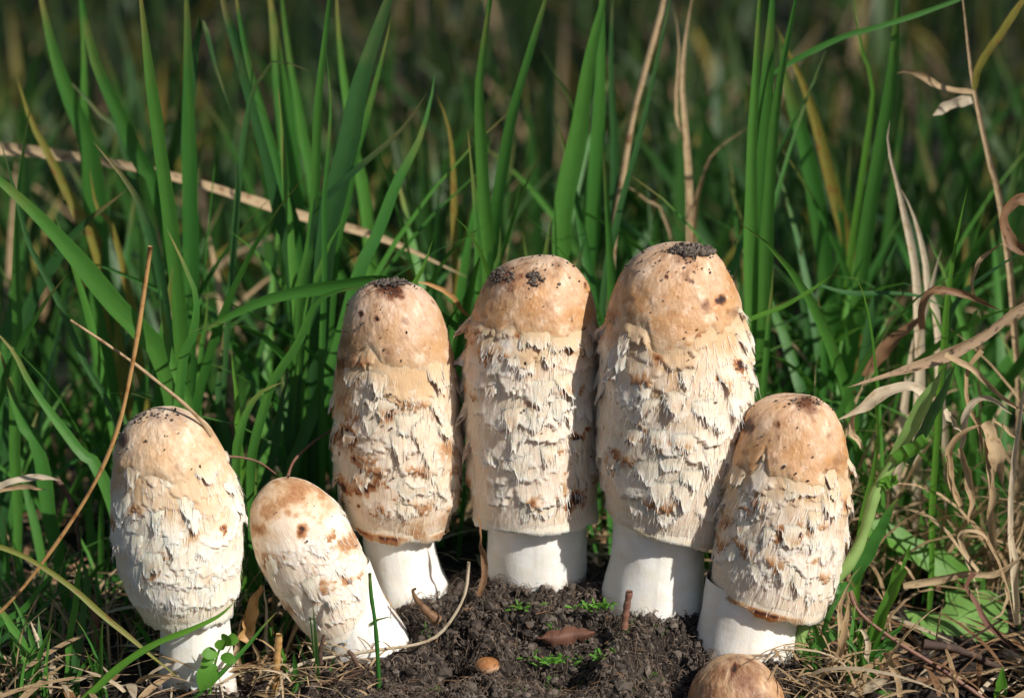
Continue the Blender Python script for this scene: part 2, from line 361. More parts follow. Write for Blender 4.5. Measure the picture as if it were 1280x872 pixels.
def mushroom(label, Y, tau, base, cap_l, cap_r, stem_l, stem_r, skin_edge, scales, spots, mats, seed, nfill=60, lift=1.0, rim_col=.5, skin_th=.05, tufts=300, rim=True, stain_noise=.2, halo=.5, slant=0.0, zones=(.30,.93)):
    rng = np.random.default_rng(seed); CM, SM, KM2 = mats; KM = CM
    B = at(base[0], base[1], Y)
    root = thing('mushroom', label, 'mushroom', B, 'pale shaggy mushrooms growing side by side in the soil')
    # stem
    sf = Surf(outline_profile(stem_l, stem_r, Y, B, tau, False), B, tau)
    NT_, NV_ = 72, 46
    ph = np.linspace(0, 2*math.pi, NT_, endpoint=False); ss = np.linspace(0, sf.L, NV_); PH, S = np.meshgrid(ph, ss, indexing='ij')
    q = np.stack([np.sin(PH)*2, np.cos(PH)*2, S*.6+seed], -1)
    off = .06*fbm(q, 4)+.006*fbm(q*np.array([7,7,.8]), 3)
    P = sf.P(PH, S, off); P[:,-1] -= sf.a*.7; st = np.clip((S/sf.L-.82)*4.5+.9*fbm(q*2.5+3, 3)*(S > sf.L*.6), 0, 1)*.7+np.clip(fbm(q*1.7+9, 4)-.30, 0, 1)*1.2
    mesh('stem', P.reshape(-1,3), gridfaces(NT_, NV_, True), WHITE, root, {'stain': st.ravel()}, np.stack([PH*1.2, S], -1).reshape(-1,2))
    # cap
    cs = Surf(outline_profile(cap_l, cap_r, Y, B, tau, True), B, tau, slant); L = cs.L
    # border of the smooth skin
    if skin_edge:
        es = np.array([cs.find(*p) for p in skin_edge]); es = es[np.argsort(es[:,0])]
        mean = es[:,1].mean()
        def sedge(p):
            p = (np.asarray(p)+math.pi) % (2*math.pi)-math.pi
            j = .20*fbm(np.stack([np.sin(p)*5, np.cos(p)*5, 0*p+seed], -1), 3)+.09*fbm(np.stack([np.sin(p)*16, np.cos(p)*16, 0*p+seed], -1), 2)
            v = np.interp(p, np.concatenate([[-math.pi], es[:,0], [math.pi]]), np.concatenate([[mean], es[:,1], [mean]]))
            return v+j
    else: sedge = None
    NT_, NV_ = 224, 190; NT_C, NV_C = NT_, NV_
    ph = np.linspace(-math.pi, math.pi, NT_, endpoint=False)
    ss = L*np.linspace(0, 1, NV_)**.92; PH, S = np.meshgrid(ph, ss, indexing='ij'); RR = np.maximum(cs.rad(S), .05)
    hf = np.zeros_like(S); tip = np.zeros_like(S); tst = np.zeros_like(S)
    s0 = float(np.min(sedge(ph))) if sedge else L*.25
    for _ in range(int(tufts*.5)):
        st_ = rng.uniform(max(s0, zones[0]*L), zones[1]*L); p0 = rng.uniform(-math.pi, math.pi)
        big_ = rng.random() < .55; w = rng.uniform(.4,.95) if big_ else rng.uniform(.15,.45); ln = rng.uniform(.55,1.3) if big_ else rng.uniform(.25,.7); lf = (rng.uniform(.06,.16) if big_ else rng.uniform(.02,.07))*lift; r0 = float(cs.rad(st_)); sd = rng.uniform(0,100)
        du = ((PH-p0+math.pi) % (2*math.pi)-math.pi)*r0/w
        m = (np.abs(du) < 1) & (S > st_-ln) & (S < st_+ln*.35)
        if not m.any(): continue
        d = du[m]; dv = (S[m]-(st_-ln))/ln
        edge = 1-.45*d*d+.28*(vnoise(np.stack([d*6+sd, 0*d, 0*d], -1))-.5)+.22*(vnoise(np.stack([d*17+sd, 0*d+3, 0*d], -1))-.5)
        v = np.where(dv < edge, lf*np.clip(dv/edge, 0, 1)**1.6*(1-d*d)**.35, 0); tv = np.where(dv < edge, np.clip(dv/edge, 0, 1)**3, 0)
        old = hf[m]; up = v > old; hf[m] = np.where(up, v, old); t = tip[m]; t[up] = tv[up]; tip[m] = t
        if rng.random() < stain_noise:
            tst[m] = np.maximum(tst[m], np.where(dv < edge, .75*np.clip((dv/edge-.45)*2, 0, 1)*(1-d*d), 0))
    q = np.stack([np.sin(PH)*RR, np.cos(PH)*RR, S+seed*7], -1)
    hf += .05*fbm(q*.8, 3)+.018*fbm(q*np.array([5,5,1.2]), 4)*np.clip((S-s0*.8)/.5, 0, 1)
    hf -= np.clip((S-L*.93)/(L*.07), 0, 1)*.0
    tan = np.zeros_like(S)
    if sedge:
        dE = S-sedge(ph)[:,None]; hf *= np.clip(dE/.30+.75, .12, 1); tan = np.clip(1.1-(dE/1.3)+1.5*fbm(q*1.1+31, 4), 0, 1)*(halo+.25)
    else: tan = np.clip(1.1-S/(.36*L)+1.2*fbm(q*1.3+31, 4), 0, 1)*.55
    P = cs.P(PH, S, hf); sta = np.maximum(stain_field(cs, P, spots), tst)
    # close underneath: lip turning in
    rows = [P]; Sx = [S]; 
    for (dr, dz) in ((-.05,-.06),(-.16,-.05),(-.4,.12),(-.75,.5)):
        base_row = cs.P(ph, np.full(NT_, L), 0); cen = cs.B+cs.a*cs.h[-1]+cs.e*cs.c[-1]
        rad = base_row-cen; rl = np.linalg.norm(rad, axis=1, keepdims=True)
        rows.append((cen+rad*(1+dr/np.maximum(rl, .5))+cs.a*dz)[:,None,:])
    V = np.concatenate(rows, 1); nv = V.shape[1]; ex = nv-NV_
    pad = lambda A, v: np.concatenate([A, np.full((NT_, ex), v)], 1)
    uv = np.stack([np.concatenate([PH*1.9, np.repeat(ph[:,None]*1.9, ex, 1)], 1), pad(S, L)], -1)
    cap = mesh('cap', V.reshape(-1,3), gridfaces(NT_, nv, True), CM, root, {'stain': pad(sta, .1).ravel(), 'tip': pad(tip, .3).ravel(), 'tan': pad(tan, 0).ravel()}, uv.reshape(-1,2))
    # smooth brown skin on the crown
    if sedge:
        nt_, nv_ = 200, 40; p2 = np.linspace(-math.pi, math.pi, nt_, endpoint=False); u = np.concatenate([np.linspace(0, 1, nv_-2)**.8, [1.004, .995]])
        E = sedge(p2); P2 = np.repeat(p2[:,None], nv_, 1); S2 = E[:,None]*u[None,:]
        q2 = np.stack([np.sin(P2)*2, np.cos(P2)*2, S2*1.2+seed*3], -1)
        lf = np.clip(fbm(np.stack([np.sin(p2)*3, np.cos(p2)*3, 0*p2+seed*5], -1), 3), -.3, 1)
        o2 = .045+.08*fbm(q2*.8, 4)*np.clip(u*2, 0, 1)[None,:]+.02*fbm(q2*5, 3)+np.clip(u-.72, 0, 1)[None,:]**2*(.2+1.6*lf[:,None])*lift*.9+skin_th*.3
        o2 -= (np.clip(u-.84, 0, .16)/.16)[None,:]**1.5*.14; o2[:,-1] -= .05; sk_ = u > 2
        PP = cs.P(P2, S2, o2); s2 = stain_field(cs, PP, spots); t2 = np.repeat((np.clip(u-.72, 0, .28)/.28)[None,:], nt_, 0)*(.4+.6*np.clip(fbm(q2*1.5, 3)+.4, 0, 1))
        mesh('cap_skin', PP.reshape(-1,3), gridfaces(nt_, nv_, True), SM, cap, {'stain': s2.ravel(), 'tip': t2.ravel(), 'low': np.repeat(np.clip(u, 0, 1)[None,:], nt_, 0).ravel()}, np.stack([P2*1.9, S2], -1).reshape(-1,2))
    # loose scales
    def flap(p0, stip, w, ln, br, lf, curl, sd):
        na, nb = 25, 5
        i = np.linspace(-1, 1, na); j = np.linspace(0, 1, nb)**.8; I, J = np.meshgrid(i, j, indexing='ij')
        jag = .34*(rng.random(na)-.5)*rng.uniform(.3,1,na)+.12*np.sin(i*5+sd)+.16*np.sin(i*2.3+sd*2)
        wj = w*.5*(1.0-.12*J+.12*np.sin(J*3+sd)); r0 = max(float(cs.rad(stip)), .4)
        SS = stip-ln+J*ln*(1-.38*np.abs(I)**2.2)+ln*jag[:,None]*J**3; SS = np.minimum(SS, L+.25)
        PHI = p0+(I*wj+.10*w*np.sin(sd*3)*J)/r0
        o = .030*np.minimum(J*3, 1)-.06*np.abs(I)**4+(.03+lf*(1+.5*curl*np.sin(I*2+sd)))*J**1.7*(1-np.abs(I)**2.6)
        o -= (J < .01)*.06; o += .010*rng.standard_normal(I.shape)*J
        ob = np.minimum(o-.022, -.03+(o+.01)*J**7)
        ext = np.clip(SS-L, 0, None); Sc = np.minimum(SS, L); dz = cs.a*ext[...,None]
        PF = np.concatenate([(cs.P(PHI, Sc, o)-dz).reshape(-1,3), (cs.P(PHI, Sc-.02*J, ob)-dz).reshape(-1,3)])
        ft = gridfaces(na, nb)[:, ::-1]; fb = gridfaces(na, nb)+na*nb; m_ = na*nb
        ii = np.arange(na-1)*nb+nb-1; jj = np.arange(nb-1); e2 = (na-1)*nb
        sides = np.vstack([np.stack([ii, ii+nb, ii+nb+m_, ii+m_], -1), np.stack([ii+1+m_-nb, ii+1+m_, ii+1, ii+1-nb], -1),
                           np.stack([jj, jj+1, jj+1+m_, jj+m_], -1), np.stack([e2+jj+1, e2+jj, e2+jj+m_, e2+jj+1+m_], -1)])
        brn = .8*br*np.clip((J-.40)*1.7, 0, 1)*np.clip(1.1-np.abs(I)*1.0, 0, 1)*(.6+.8*rng.random(I.shape))
        brn = np.where(J > .95, brn*.35, brn); tp_ = np.clip(J*1.1-.45, 0, 1)*.6
        mesh('scale', PF, [np.vstack([ft, fb, sides])], KM, cap, {'stain': np.tile(brn.ravel(), 2), 'tip': np.tile(tp_.ravel(), 2), 'tan': np.tile((np.clip(1.15-(SS-(float(sedge(np.array([p0]))[0]) if sedge else L*.2))/1.0, 0, 1)*.8*(1-.5*J)).ravel(), 2)},
             np.tile(np.stack([PHI*1.9, SS], -1).reshape(-1,2), (2,1)))
        n_ = 14; fi = rng.uniform(-.85, .85, n_); ft_ = rng.uniform(.55, 1, n_); kx = np.clip(((fi+1)/2*(na-1)).round().astype(int), 0, na-1); kj = np.clip((ft_*(nb-1)).round().astype(int), 0, nb-1)
        FIB.extend(zip(PHI[kx,kj], Sc[kx,kj]-.05, o[kx,kj]+.004))
    FIB = []
    k = scale_at(Y)
    used = []
    for (x, y, w, ln, br, lf) in scales:
        p0, st_ = cs.find(x, y); used.append((p0, st_)); flap(p0, st_, w*k, ln*k, br, lf*k, .6, rng.uniform(0, 9))
    n = 0; tries = 0
    while n < nfill*.62 and tries < 4000:
        tries += 1; p0 = rng.uniform(-math.pi, math.pi); lo = float(sedge(np.array([p0]))[0])+.1 if sedge else L*.3
        st_ = rng.uniform(lo, zones[1]*L)
        if any(abs(((p0-a+math.pi) % (2*math.pi))-math.pi)*1.9 < .50 and abs(st_-b) < .42 for a, b in used): continue
        used.append((p0, st_)); n += 1; f = (st_-lo)/(L-lo); top = 1-f
        flap(p0, st_, rng.uniform(.6,1.35)*(.75+.45*top), rng.uniform(.7,1.3), rng.random()**2*.8 if rng.random() < .40 else 0, rng.uniform(.05,.19)*lift*(.30+.95*top), rng.uniform(-.3,.9), rng.uniform(0, 9))
    # loose fibres combed down over the scales
    nf = int(11.0*L*max(cs.r)*6.28); fp = rng.uniform(-math.pi, math.pi, nf); fs = rng.uniform(zones[0]*L, .98*L, nf)
    if sedge: k_ = fs > sedge(fp)+.05; fp, fs = fp[k_], fs[k_]
    fo = np.full(len(fp), .02)
    if FIB: A_ = np.array(FIB); fp = np.concatenate([fp, A_[:,0]]); fs = np.concatenate([fs, A_[:,1]]); fo = np.concatenate([fo, A_[:,2]])
    nf = len(fp); ln_ = rng.uniform(.14,.46,nf); tt = np.linspace(0, 1, 4); lift_ = rng.uniform(.03,.13,nf)*(.4+.6*lift); dev = rng.normal(0, .05, nf)
    ix = np.clip(((fp+math.pi)/(2*math.pi)*NT_C).astype(int) % NT_C, 0, NT_C-1)
    jx = np.clip(((np.clip(fs/L, 0, 1))**(1/.92)*(NV_C-1)).astype(int), 0, NV_C-1); fo = np.maximum(fo, hf[ix, jx])
    FPH = fp[:,None]+dev[:,None]*tt[None]/1.9; FS = np.minimum(fs[:,None]+ln_[:,None]*tt[None], L); FO = fo[:,None]+lift_[:,None]*tt[None]**1.5
    hw = (rng.uniform(.007,.017,nf)[:,None]*(1-.75*tt[None]))/np.maximum(cs.rad(FS), .3)
    VV = np.stack([cs.P(FPH-hw, FS, FO), cs.P(FPH+hw, FS, FO)], 2); bb = (np.arange(nf)[:,None]*4+np.arange(3)[None,:])[...,None]*2
    FF = np.concatenate([bb+0, bb+1, bb+3, bb+2], -1).reshape(-1,4)
    uvf = np.stack([np.repeat((FPH*1.9)[...,None], 2, 2), np.repeat(FS[...,None], 2, 2)], -1).reshape(-1,2)
    tag(mesh('fibres', VV.reshape(-1,3), FF, KM2, cap, {'stain': np.zeros(nf*8), 'tip': np.ones(nf*8), 'tan': np.zeros(nf*8)}, uvf), kind='stuff')
    # frayed rim
    if rim:
        nt_ = 150; p2 = np.linspace(-math.pi, math.pi, nt_, endpoint=False); rows = []
        jag = .20*fbm(np.stack([np.sin(p2)*4, np.cos(p2)*4, 0*p2+seed], -1), 3)+.07*(rng.random(nt_)-.5)
        for (ds, o) in ((-.40,-.03),(-.22,.02),(-.08,.045),(.05,.07),(.05,.04),(-.1,-.03)):
            ext = ds+jag*(ds > 0); Sx = np.minimum(L+ext, L)
            rows.append(cs.P(p2, Sx, o+.12*max(o,0)/.1*fbm(np.stack([np.sin(p2)*2, np.cos(p2)*2, 0*p2+ds+seed], -1), 3)+np.zeros(nt_))-cs.a*np.clip(ext, 0, 1)[:,None])
        V = np.stack(rows, 1); nn = V.shape[1]
        st = np.repeat(np.array([[0,.1,.9,.35,.3,.2]]), nt_, 0)*rim_col*(.2+1.3*np.clip(fbm(np.stack([np.sin(p2)*3, np.cos(p2)*3, 0*p2+4+seed], -1), 3)+.45, 0, 1))[:,None]
        mesh('rim', V.reshape(-1,3), gridfaces(nt_, nn, True), CM, cap, {'stain': st.ravel(), 'tip': np.repeat(np.array([[0,0,.2,1,1,.3]]), nt_, 0).ravel()},
             np.stack([np.repeat(p2[:,None]*1.9, nn, 1), np.repeat(np.linspace(0, .6, nn)[None], nt_, 0)], -1).reshape(-1,2))
    return root, cs
def clod(cs, label, x, y, rx, ry, n, seed, smax=.07, group=None):
    rng = np.random.default_rng(seed); P = []
    for _ in range(n):
        a = rng.uniform(0, 2*math.pi); d = math.sqrt(rng.random()); p0, s = cs.find(x+rx*d*math.cos(a), y+ry*d*math.sin(a))
        p0 += rng.normal(0, .03); s = max(s+rng.normal(0, .04), .02)
        P.append(cs.P(np.array([p0]), np.array([s]), .09+rng.uniform(0, .10*(1-d*.7)))[0])
    s = rng.uniform(.025, smax, n)
    return tag(crumbs('soil_clod', np.array(P), s, CRUMB, .25+rng.random(n)*.75, None, rng), label, 'soil clod', group)
M_A = (cap_mat('shaggy_cap_cream', (.77,.635,.50), (.86,.80,.72)), skin_mat('tan_cap_skin', (.67,.48,.33), (.54,.28,.11), (.36,.15,.055)), cap_mat('shaggy_scale_cream', (.85,.78,.67), (.92,.89,.83), thin=True))
M_W = (cap_mat('shaggy_cap_white', (.86,.77,.63), (.91,.88,.81)), skin_mat('pale_cap_skin', (.72,.57,.42), (.62,.40,.22), (.46,.23,.09)), cap_mat('shaggy_scale_white', (.80,.73,.60), (.86,.83,.77), thin=True))
M_B = (cap_mat('shaggy_cap_buff', (.75,.60,.455), (.84,.77,.675)), skin_mat('brown_cap_skin', (.64,.46,.34), (.53,.31,.15), (.34,.15,.06)), cap_mat('shaggy_scale_buff', (.66,.54,.39), (.78,.71,.60), thin=True))
M_P = (cap_mat('young_cap', (.83,.70,.57), (.90,.85,.78)), skin_mat('pinkish_cap_skin', (.58,.40,.30), (.45,.25,.16), (.28,.11,.06)), cap_mat('young_scale', (.78,.69,.56), (.85,.81,.75), thin=True))
T = {}
T[1] = mushroom('whitish mushroom at the far left, its smooth pale tan top crossed by an orange straw', -3.6, R(-3.2), (240,858),
    [(210,512),(185,515),(162,530),(147,555),(141,590),(141,640),(143,680),(152,715),(167,750),(184,772)], [(210,512),(236,519),(258,534),(274,560),(288,590),(299,620),(303,655),(300,700),(297,735),(290,762)],
    [(207,700),(203,770),(200,815),(199,850),(198,874)], [(283,700),(287,770),(291,815),(295,850),(298,874)],
    [(141,588),(165,598),(195,600),(215,607),(240,600),(255,588),(272,570),(290,580)],
    [(165,650,22,25,.5,3),(190,715,40,35,.5,4),(150,690,18,30,0,6),(215,690,26,30,.25,3),(240,660,30,30,.2,3),(297,640,18,28,0,6),(170,690,24,30,0,4),(200,660,24,30,0,3),(190,745,30,25,0,3),(255,700,26,26,.1,2)],
    [(166,638,12,.55),(188,712,14,.7),(240,668,10,.45),(230,655,10,.4),(152,549,9,.9),(195,522,14,.35),(260,725,14,.3),(278,660,4,.8),(245,575,8,.3),(222,583,10,.3),(195,545,6,.3),(260,540,8,.3),(220,520,20,.35),(265,560,7,.3)],
    M_W, 101, 50, .75, .15, tufts=420, stain_noise=.04)
T[2] = mushroom('small stubby mushroom leaning left, in front of the second mushroom from the left', -2.4, R(-25), (470,822),
    [(352,598),(330,608),(314,632),(313,665),(324,702),(343,735),(368,770),(392,800)], [(352,598),(382,602),(410,622),(432,650),(450,685),(462,712),(470,742),(476,770)],
    [(395,700),(405,760),(402,800),(404,830),(415,858)], [(462,700),(480,745),(500,775),(512,795),(519,826)],
    [],
    [(345,720,24,40,.3,2),(400,745,30,34,.5,3),(375,765,24,30,.2,3),(430,720,28,30,.3,2),(420,760,30,30,0,4),(445,745,24,28,.1,3),(395,790,24,26,.0,4)],
    [(378,661,10,1.0),(338,700,15,.6),(397,742,16,.6),(435,680,15,.6),(437,727,9,.9),(365,757,14,.55),(360,640,8,.5),(412,633,14,.4),(325,662,14,.6),(372,612,30,.62),(405,605,22,.62),(335,640,18,.5)],
    M_P, 102, 12, .5, .12, tufts=200, zones=(.42,.92), stain_noise=.08)
T[3] = mushroom('buff mushroom with dark blotches on its left flank, third from the left', .2, R(2.2), (515,750),
    [(487,353),(462,357),(444,370),(433,390),(427,420),(421,460),(418,510),(418,550),(420,590),(427,625),(437,655)], [(487,353),(515,358),(534,370),(549,392),(560,425),(569,465),(575,510),(577,550),(575,590),(569,625),(559,655)],
    [(455,610),(453,670),(458,705),(463,745),(462,772)], [(541,610),(543,670),(550,705),(563,735),(567,765)],
    [(422,476),(440,470),(452,452),(462,440),(480,462),(500,470),(530,468),(560,470),(576,478)],
    [(485,520,40,28,.9,4),(440,552,38,24,1.0,7),(497,570,26,40,.2,6),(452,608,36,34,.9,5),(575,493,30,26,.8,9),(555,548,34,26,.5,6),(535,575,24,26,.4,5),(520,618,70,28,.45,4),(425,600,22,26,.9,7),(420,545,20,26,.8,6),(465,512,26,26,.3,6),(568,610,22,24,.6,5),(515,505,22,24,.4,3),(475,640,22,20,.5,2),(550,612,34,26,.3,4)],
    [(446,590,13,1.1),(456,607,11,1.2),(485,518,14,1.0),(470,602,8,.7),(475,638,8,.8),(448,632,3,1.2),(435,545,14,1.1),(428,500,14,.55),(432,470,20,.55),(425,455,14,.7),(451,392,5,1.2),(471,398,5,1.1),(486,443,12,.4),(430,430,16,.5),(423,610,14,1.1),(422,632,10,1.1),(545,600,10,.5),(550,520,10,.4),(487,356,22,.9),(505,402,5,.5),(560,560,18,.5),(568,600,14,.8),(556,650,12,.4),(470,680,20,.4),(520,668,25,.5)],
    M_B, 103, 62, .95, .75, slant=-.05, tufts=300, stain_noise=.22)
T[4] = mushroom('upright mushroom in the middle of the row, two dark soil clods on its tan top', 0, R(-.6), (670,727),
    [(683,322),(655,326),(630,335),(612,349),(600,372),(590,400),(583,435),(580,475),(580,520),(583,560),(587,600),(592,642)], [(683,322),(706,328),(724,342),(736,362),(744,390),(749,430),(750,480),(750,530),(749,580),(747,615),(746,642)],
    [(612,600),(610,650),(609,690),(610,715),(613,734)], [(730,600),(732,650),(733,690),(733,715),(731,734)],
    [(582,405),(600,402),(612,414),(640,420),(665,428),(678,424),(692,434),(710,438),(722,428),(748,415)],
    [(568,411,22,30,.2,13),(572,461,26,32,.1,13),(583,526,20,32,.1,10),(708,440,46,26,.4,9),(706,491,42,30,.6,8),(615,494,20,20,.8,6),(626,453,26,24,.2,6),(607,425,18,18,.6,6),(637,532,30,30,.7,6),(675,534,40,30,.15,4),(588,571,18,32,.4,7),(610,583,30,36,.1,5),(648,591,44,32,.05,4),(686,581,30,30,.7,4),(651,561,30,28,.0,5),(623,625,28,28,.25,3),(671,650,48,36,.6,3),(706,624,26,28,.5,4),(721,571,22,28,.8,6),(731,525,34,32,.15,6),(655,470,30,26,.3,4),(690,455,30,22,.2,4),(740,425,26,28,.4,8),(752,470,22,30,.2,8),(645,455,20,20,.2,5)],
    [(667,510,10,.45),(666,628,9,.8),(687,571,6,1.1),(722,548,8,1.2),(722,622,13,1.2),(637,518,6,1.0),(706,480,14,.5),(713,435,8,1.0),(615,488,6,1.0),(704,610,9,.5),(628,345,24,.7),(668,350,20,.5),(697,331,10,.5),(731,357,3,1),(732,413,5,1),(648,420,4,1),(623,440,12,.5),(680,395,30,.2),(600,420,8,.5)],
    M_A, 104, 66, 1.1, .12, tufts=320, stain_noise=.12)
T[5] = mushroom('tallest, broadest mushroom with dark soil crumbs on its orange tan top, right of the middle', -1.5, R(1.6), (813,757),
    [(848,307),(822,310),(800,320),(783,337),(770,362),(759,395),(752,430),(748,475),(747,525),(748,570),(751,605),(757,640)], [(848,307),(872,309),(894,320),(910,343),(922,372),(931,405),(938,445),(941,485),(938,530),(929,580),(917,625),(902,665)],
    [(768,600),(766,680),(757,720),(750,750),(746,775)], [(878,600),(880,680),(880,720),(881,750),(881,770)],
    [(752,400),(775,402),(795,410),(808,415),(815,442),(835,448),(855,445),(870,430),(886,421),(905,416),(922,402),(938,400)],
    [(775,460,34,40,.3,9),(765,480,28,34,.1,9),(752,420,20,24,.2,8),(905,485,30,34,.9,6),(930,460,24,28,.8,8),(926,400,24,24,.3,6),(937,480,18,26,.2,8),(845,512,40,30,.6,7),(812,520,30,28,.6,5),(880,525,40,30,.1,4),(790,555,30,30,.9,5),(820,560,26,32,.8,4),(855,565,36,30,.9,5),(768,590,28,36,.8,6),(885,585,26,34,.4,5),(850,630,34,36,.05,6),(820,622,36,30,0,5),(795,640,34,26,0,4),(865,610,30,30,.1,5),(897,540,24,28,.1,6),(918,520,22,28,.2,7),(752,500,18,34,.1,7),(910,580,22,30,.2,6),(800,500,26,28,.2,5),(835,655,40,24,0,4),(860,480,24,22,.1,4)],
    [(900,473,7,1.3),(927,454,8,1.2),(848,552,9,.8),(860,560,6,1.1),(820,552,10,.9),(788,548,11,.9),(765,572,12,.8),(889,567,8,.6),(903,374,6,1.3),(833,346,3,1.2),(866,352,3,1.2),(848,373,3,.9),(882,381,5,.6),(822,448,7,.9),(840,490,16,.4),(820,495,16,.35),(855,312,24,.6),(790,340,14,.3),(920,390,10,.5),(770,420,16,.4),(765,395,14,.5),(915,432,10,.4),(777,440,10,.8)],
    M_A, 105, 70, 1.05, .35, slant=-.26, tufts=360, stain_noise=.12)
T[6] = mushroom('shorter mushroom at the right end of the row, leaning right against the tall shoot', -3.2, R(8.2), (937,818),
    [(990,497),(962,500),(942,512),(927,540),(914,572),(904,610),(898,650),(893,690),(889,722),(889,735)], [(990,497),(1018,500),(1040,515),(1053,545),(1060,585),(1061,625),(1056,665),(1048,705),(1038,740),(1030,758)],
    [(884,720),(878,760),(871,790),(866,820)], [(1000,720),(998,770),(996,800),(992,838)],
    [(902,592),(922,602),(938,596),(955,572),(958,604),(975,608),(988,620),(1015,625),(1035,612),(1060,605)],
    [(920,603,36,36,.5,6),(955,640,30,30,.8,5),(927,665,24,24,.6,4),(993,682,50,34,.9,4),(938,695,26,26,.9,3),(1000,622,60,30,.3,5),(1060,590,20,26,.5,7),(1058,635,18,28,.8,6),(1040,605,26,26,.5,5),(1030,700,24,26,.3,4),(975,720,36,30,0,4),(945,725,26,24,.3,3),(1000,735,36,30,0,4),(1040,690,22,24,.2,4),(1015,660,26,28,.1,4),(960,680,20,26,0,4),(905,640,18,26,.1,5)],
    [(996,668,13,1.0),(985,664,10,1.0),(1015,662,7,1.0),(937,687,11,.95),(951,630,9,.7),(926,635,5,.9),(907,655,10,.6),(918,690,6,.7),(926,588,10,.7),(932,532,9,1.1),(973,530,5,1.0),(1037,592,8,.7),(1036,545,6,.4),(1056,630,10,.7),(1050,575,12,.4),(1008,503,16,.7),(1028,703,6,.9),(965,575,8,.4),(990,605,16,.25),(1010,615,14,.3)],
    M_A, 106, 56, .9, .8, slant=-.14, tufts=300, stain_noise=.1)
T[7] = mushroom('half emerged brown mushroom button cut off by the bottom edge', -6.0, R(0), (918,960),
    [(920,822),(896,827),(877,842),(864,863),(858,888),(857,915),(862,945)], [(920,822),(944,827),(962,842),(975,863),(981,888),(982,915),(977,945)],
    [(880,910),(876,940),(874,1000)], [(960,910),(964,940),(966,1000)],
    [(856,905),(890,925),(920,930),(950,925),(983,905)], [], [(930,850,30,.6),(885,868,20,.6),(945,872,20,.55),(900,840,14,.5),(918,836,7,1.1)],
    (M_P[0], skin_mat('bud_cap_skin', (.57,.39,.24), (.44,.23,.10), (.20,.075,.035)), M_P[2]), 107, 8, .5, .2, tufts=60, zones=(.7,.95))
def base_crumbs():
    P = []; S = []
    for k, (x, y, Y, r, cnt) in enumerate([(670,727,0,1.74,420),(813,757,-1.5,1.85,420),(515,750,.2,1.55,300),(470,822,-2.4,1.6,260),(937,818,-3.2,1.75,320),(240,858,-3.6,1.4,200)]):
        b = at(x, y, Y)
        for _ in range(cnt):
            a = RNG.uniform(0, 6.28); d = abs(RNG.normal(0, .22)); X, Yy = b[0]+(r+d)*math.cos(a), b[1]+(r+d)*math.sin(a); s_ = .025+.085*RNG.random()**3
            P.append((X, Yy, ground_z(X, Yy)+.30*max(0, 1-d*2.5)*RNG.random()+.05)); S.append(s_)
    stuff(crumbs('soil_crumbs', np.array(P), np.array(S), CRUMB, RNG.random(len(P))**1.6))
base_crumbs()
clod(T[4][1], 'dark soil clod at upper left of the middle mushroom\'s tan top', 630, 346, 15, 9, 90, 1, .06)
clod(T[4][1], 'round dark soil clod at front centre of the middle mushroom\'s tan top', 668, 350, 9, 8, 60, 2, .06)
clod(T[5][1], 'dark soil crumbs heaped on the crown of the tallest mushroom', 866, 316, 26, 5, 190, 3, .13)
clod(T[3][1], 'dark soil crumbs on the crown of the buff blotched mushroom', 490, 356, 18, 4, 130, 4, .09)
def scatter_on(cs, x, y, rx, ry, n, seed, smax=.05):
    rng = np.random.default_rng(seed); P = []
    for _ in range(n):
        p0, q0 = cs.find(x+rng.normal(0, rx), y+rng.normal(0, ry)); P.append(cs.P(np.array([p0+rng.normal(0, .03)]), np.array([max(.02, q0+rng.normal(0, .05))]), .08+.03*rng.random())[0])
    return P, list(rng.uniform(.012, smax, n))
P_, S_ = [], []
for k_, x_, y_, rx_, ry_, n_ in ((1,190,520,18,4,70),(1,200,560,30,20,14),(6,1008,503,16,3,46),(6,985,560,40,45,26),(5,850,325,40,14,60),(5,850,420,50,70,30),(4,660,350,40,18,34),(4,665,470,50,60,22),(3,480,362,26,6,60),(3,450,400,20,30,40),(3,485,560,50,60,26),(2,375,640,35,30,16)):
    a_, b_ = scatter_on(T[k_][1], x_, y_, rx_, ry_, n_, k_*7+int(x_)); P_ += a_; S_ += b_
stuff(crumbs('soil_crumbs', np.array(P_), np.array(S_), CRUMB, RNG.random(len(P_))))
# ------------------------------------------------------------------ blades, stalks, ribbons
def side_frames(C, twist):
    Tn = np.gradient(C, axis=0); Tn /= np.linalg.norm(Tn, axis=1, keepdims=True)+1e-9
    view = CP-C; view /= np.linalg.norm(view, axis=1, keepdims=True)
    S = np.cross(Tn, view); S /= np.linalg.norm(S, axis=1, keepdims=True)+1e-9
    for k in range(1, len(S)):
        if S[k]@S[k-1] < 0: S[k] = -S[k]
    N = np.cross(S, Tn); a = twist[:,None]
    return Tn, S*np.cos(a)+N*np.sin(a), -S*np.sin(a)+N*np.cos(a)
_bl = random.Random(5)
def curve_of(pts, Y0, Y1, n, ground=True):
    m = len(pts); P = np.array([at(p[0], p[1], Y0+(Y1-Y0)*i/(m-1)+(p[2] if len(p) > 2 else 0)) for i, p in enumerate(pts)])
    if ground:
        g = ground_z(P[0,0], P[0,1])
        if P[0,2] > g+.6:
            d = P[1]-P[0]; d /= np.linalg.norm(d)+1e-9; h = P[0,2]-g
            P = np.vstack([P[0]-np.array([d[0]*.35*h/max(d[2],.5) if d[2] > 0 else 0, 0, h+.3]), P])
    return catmull(P, n)
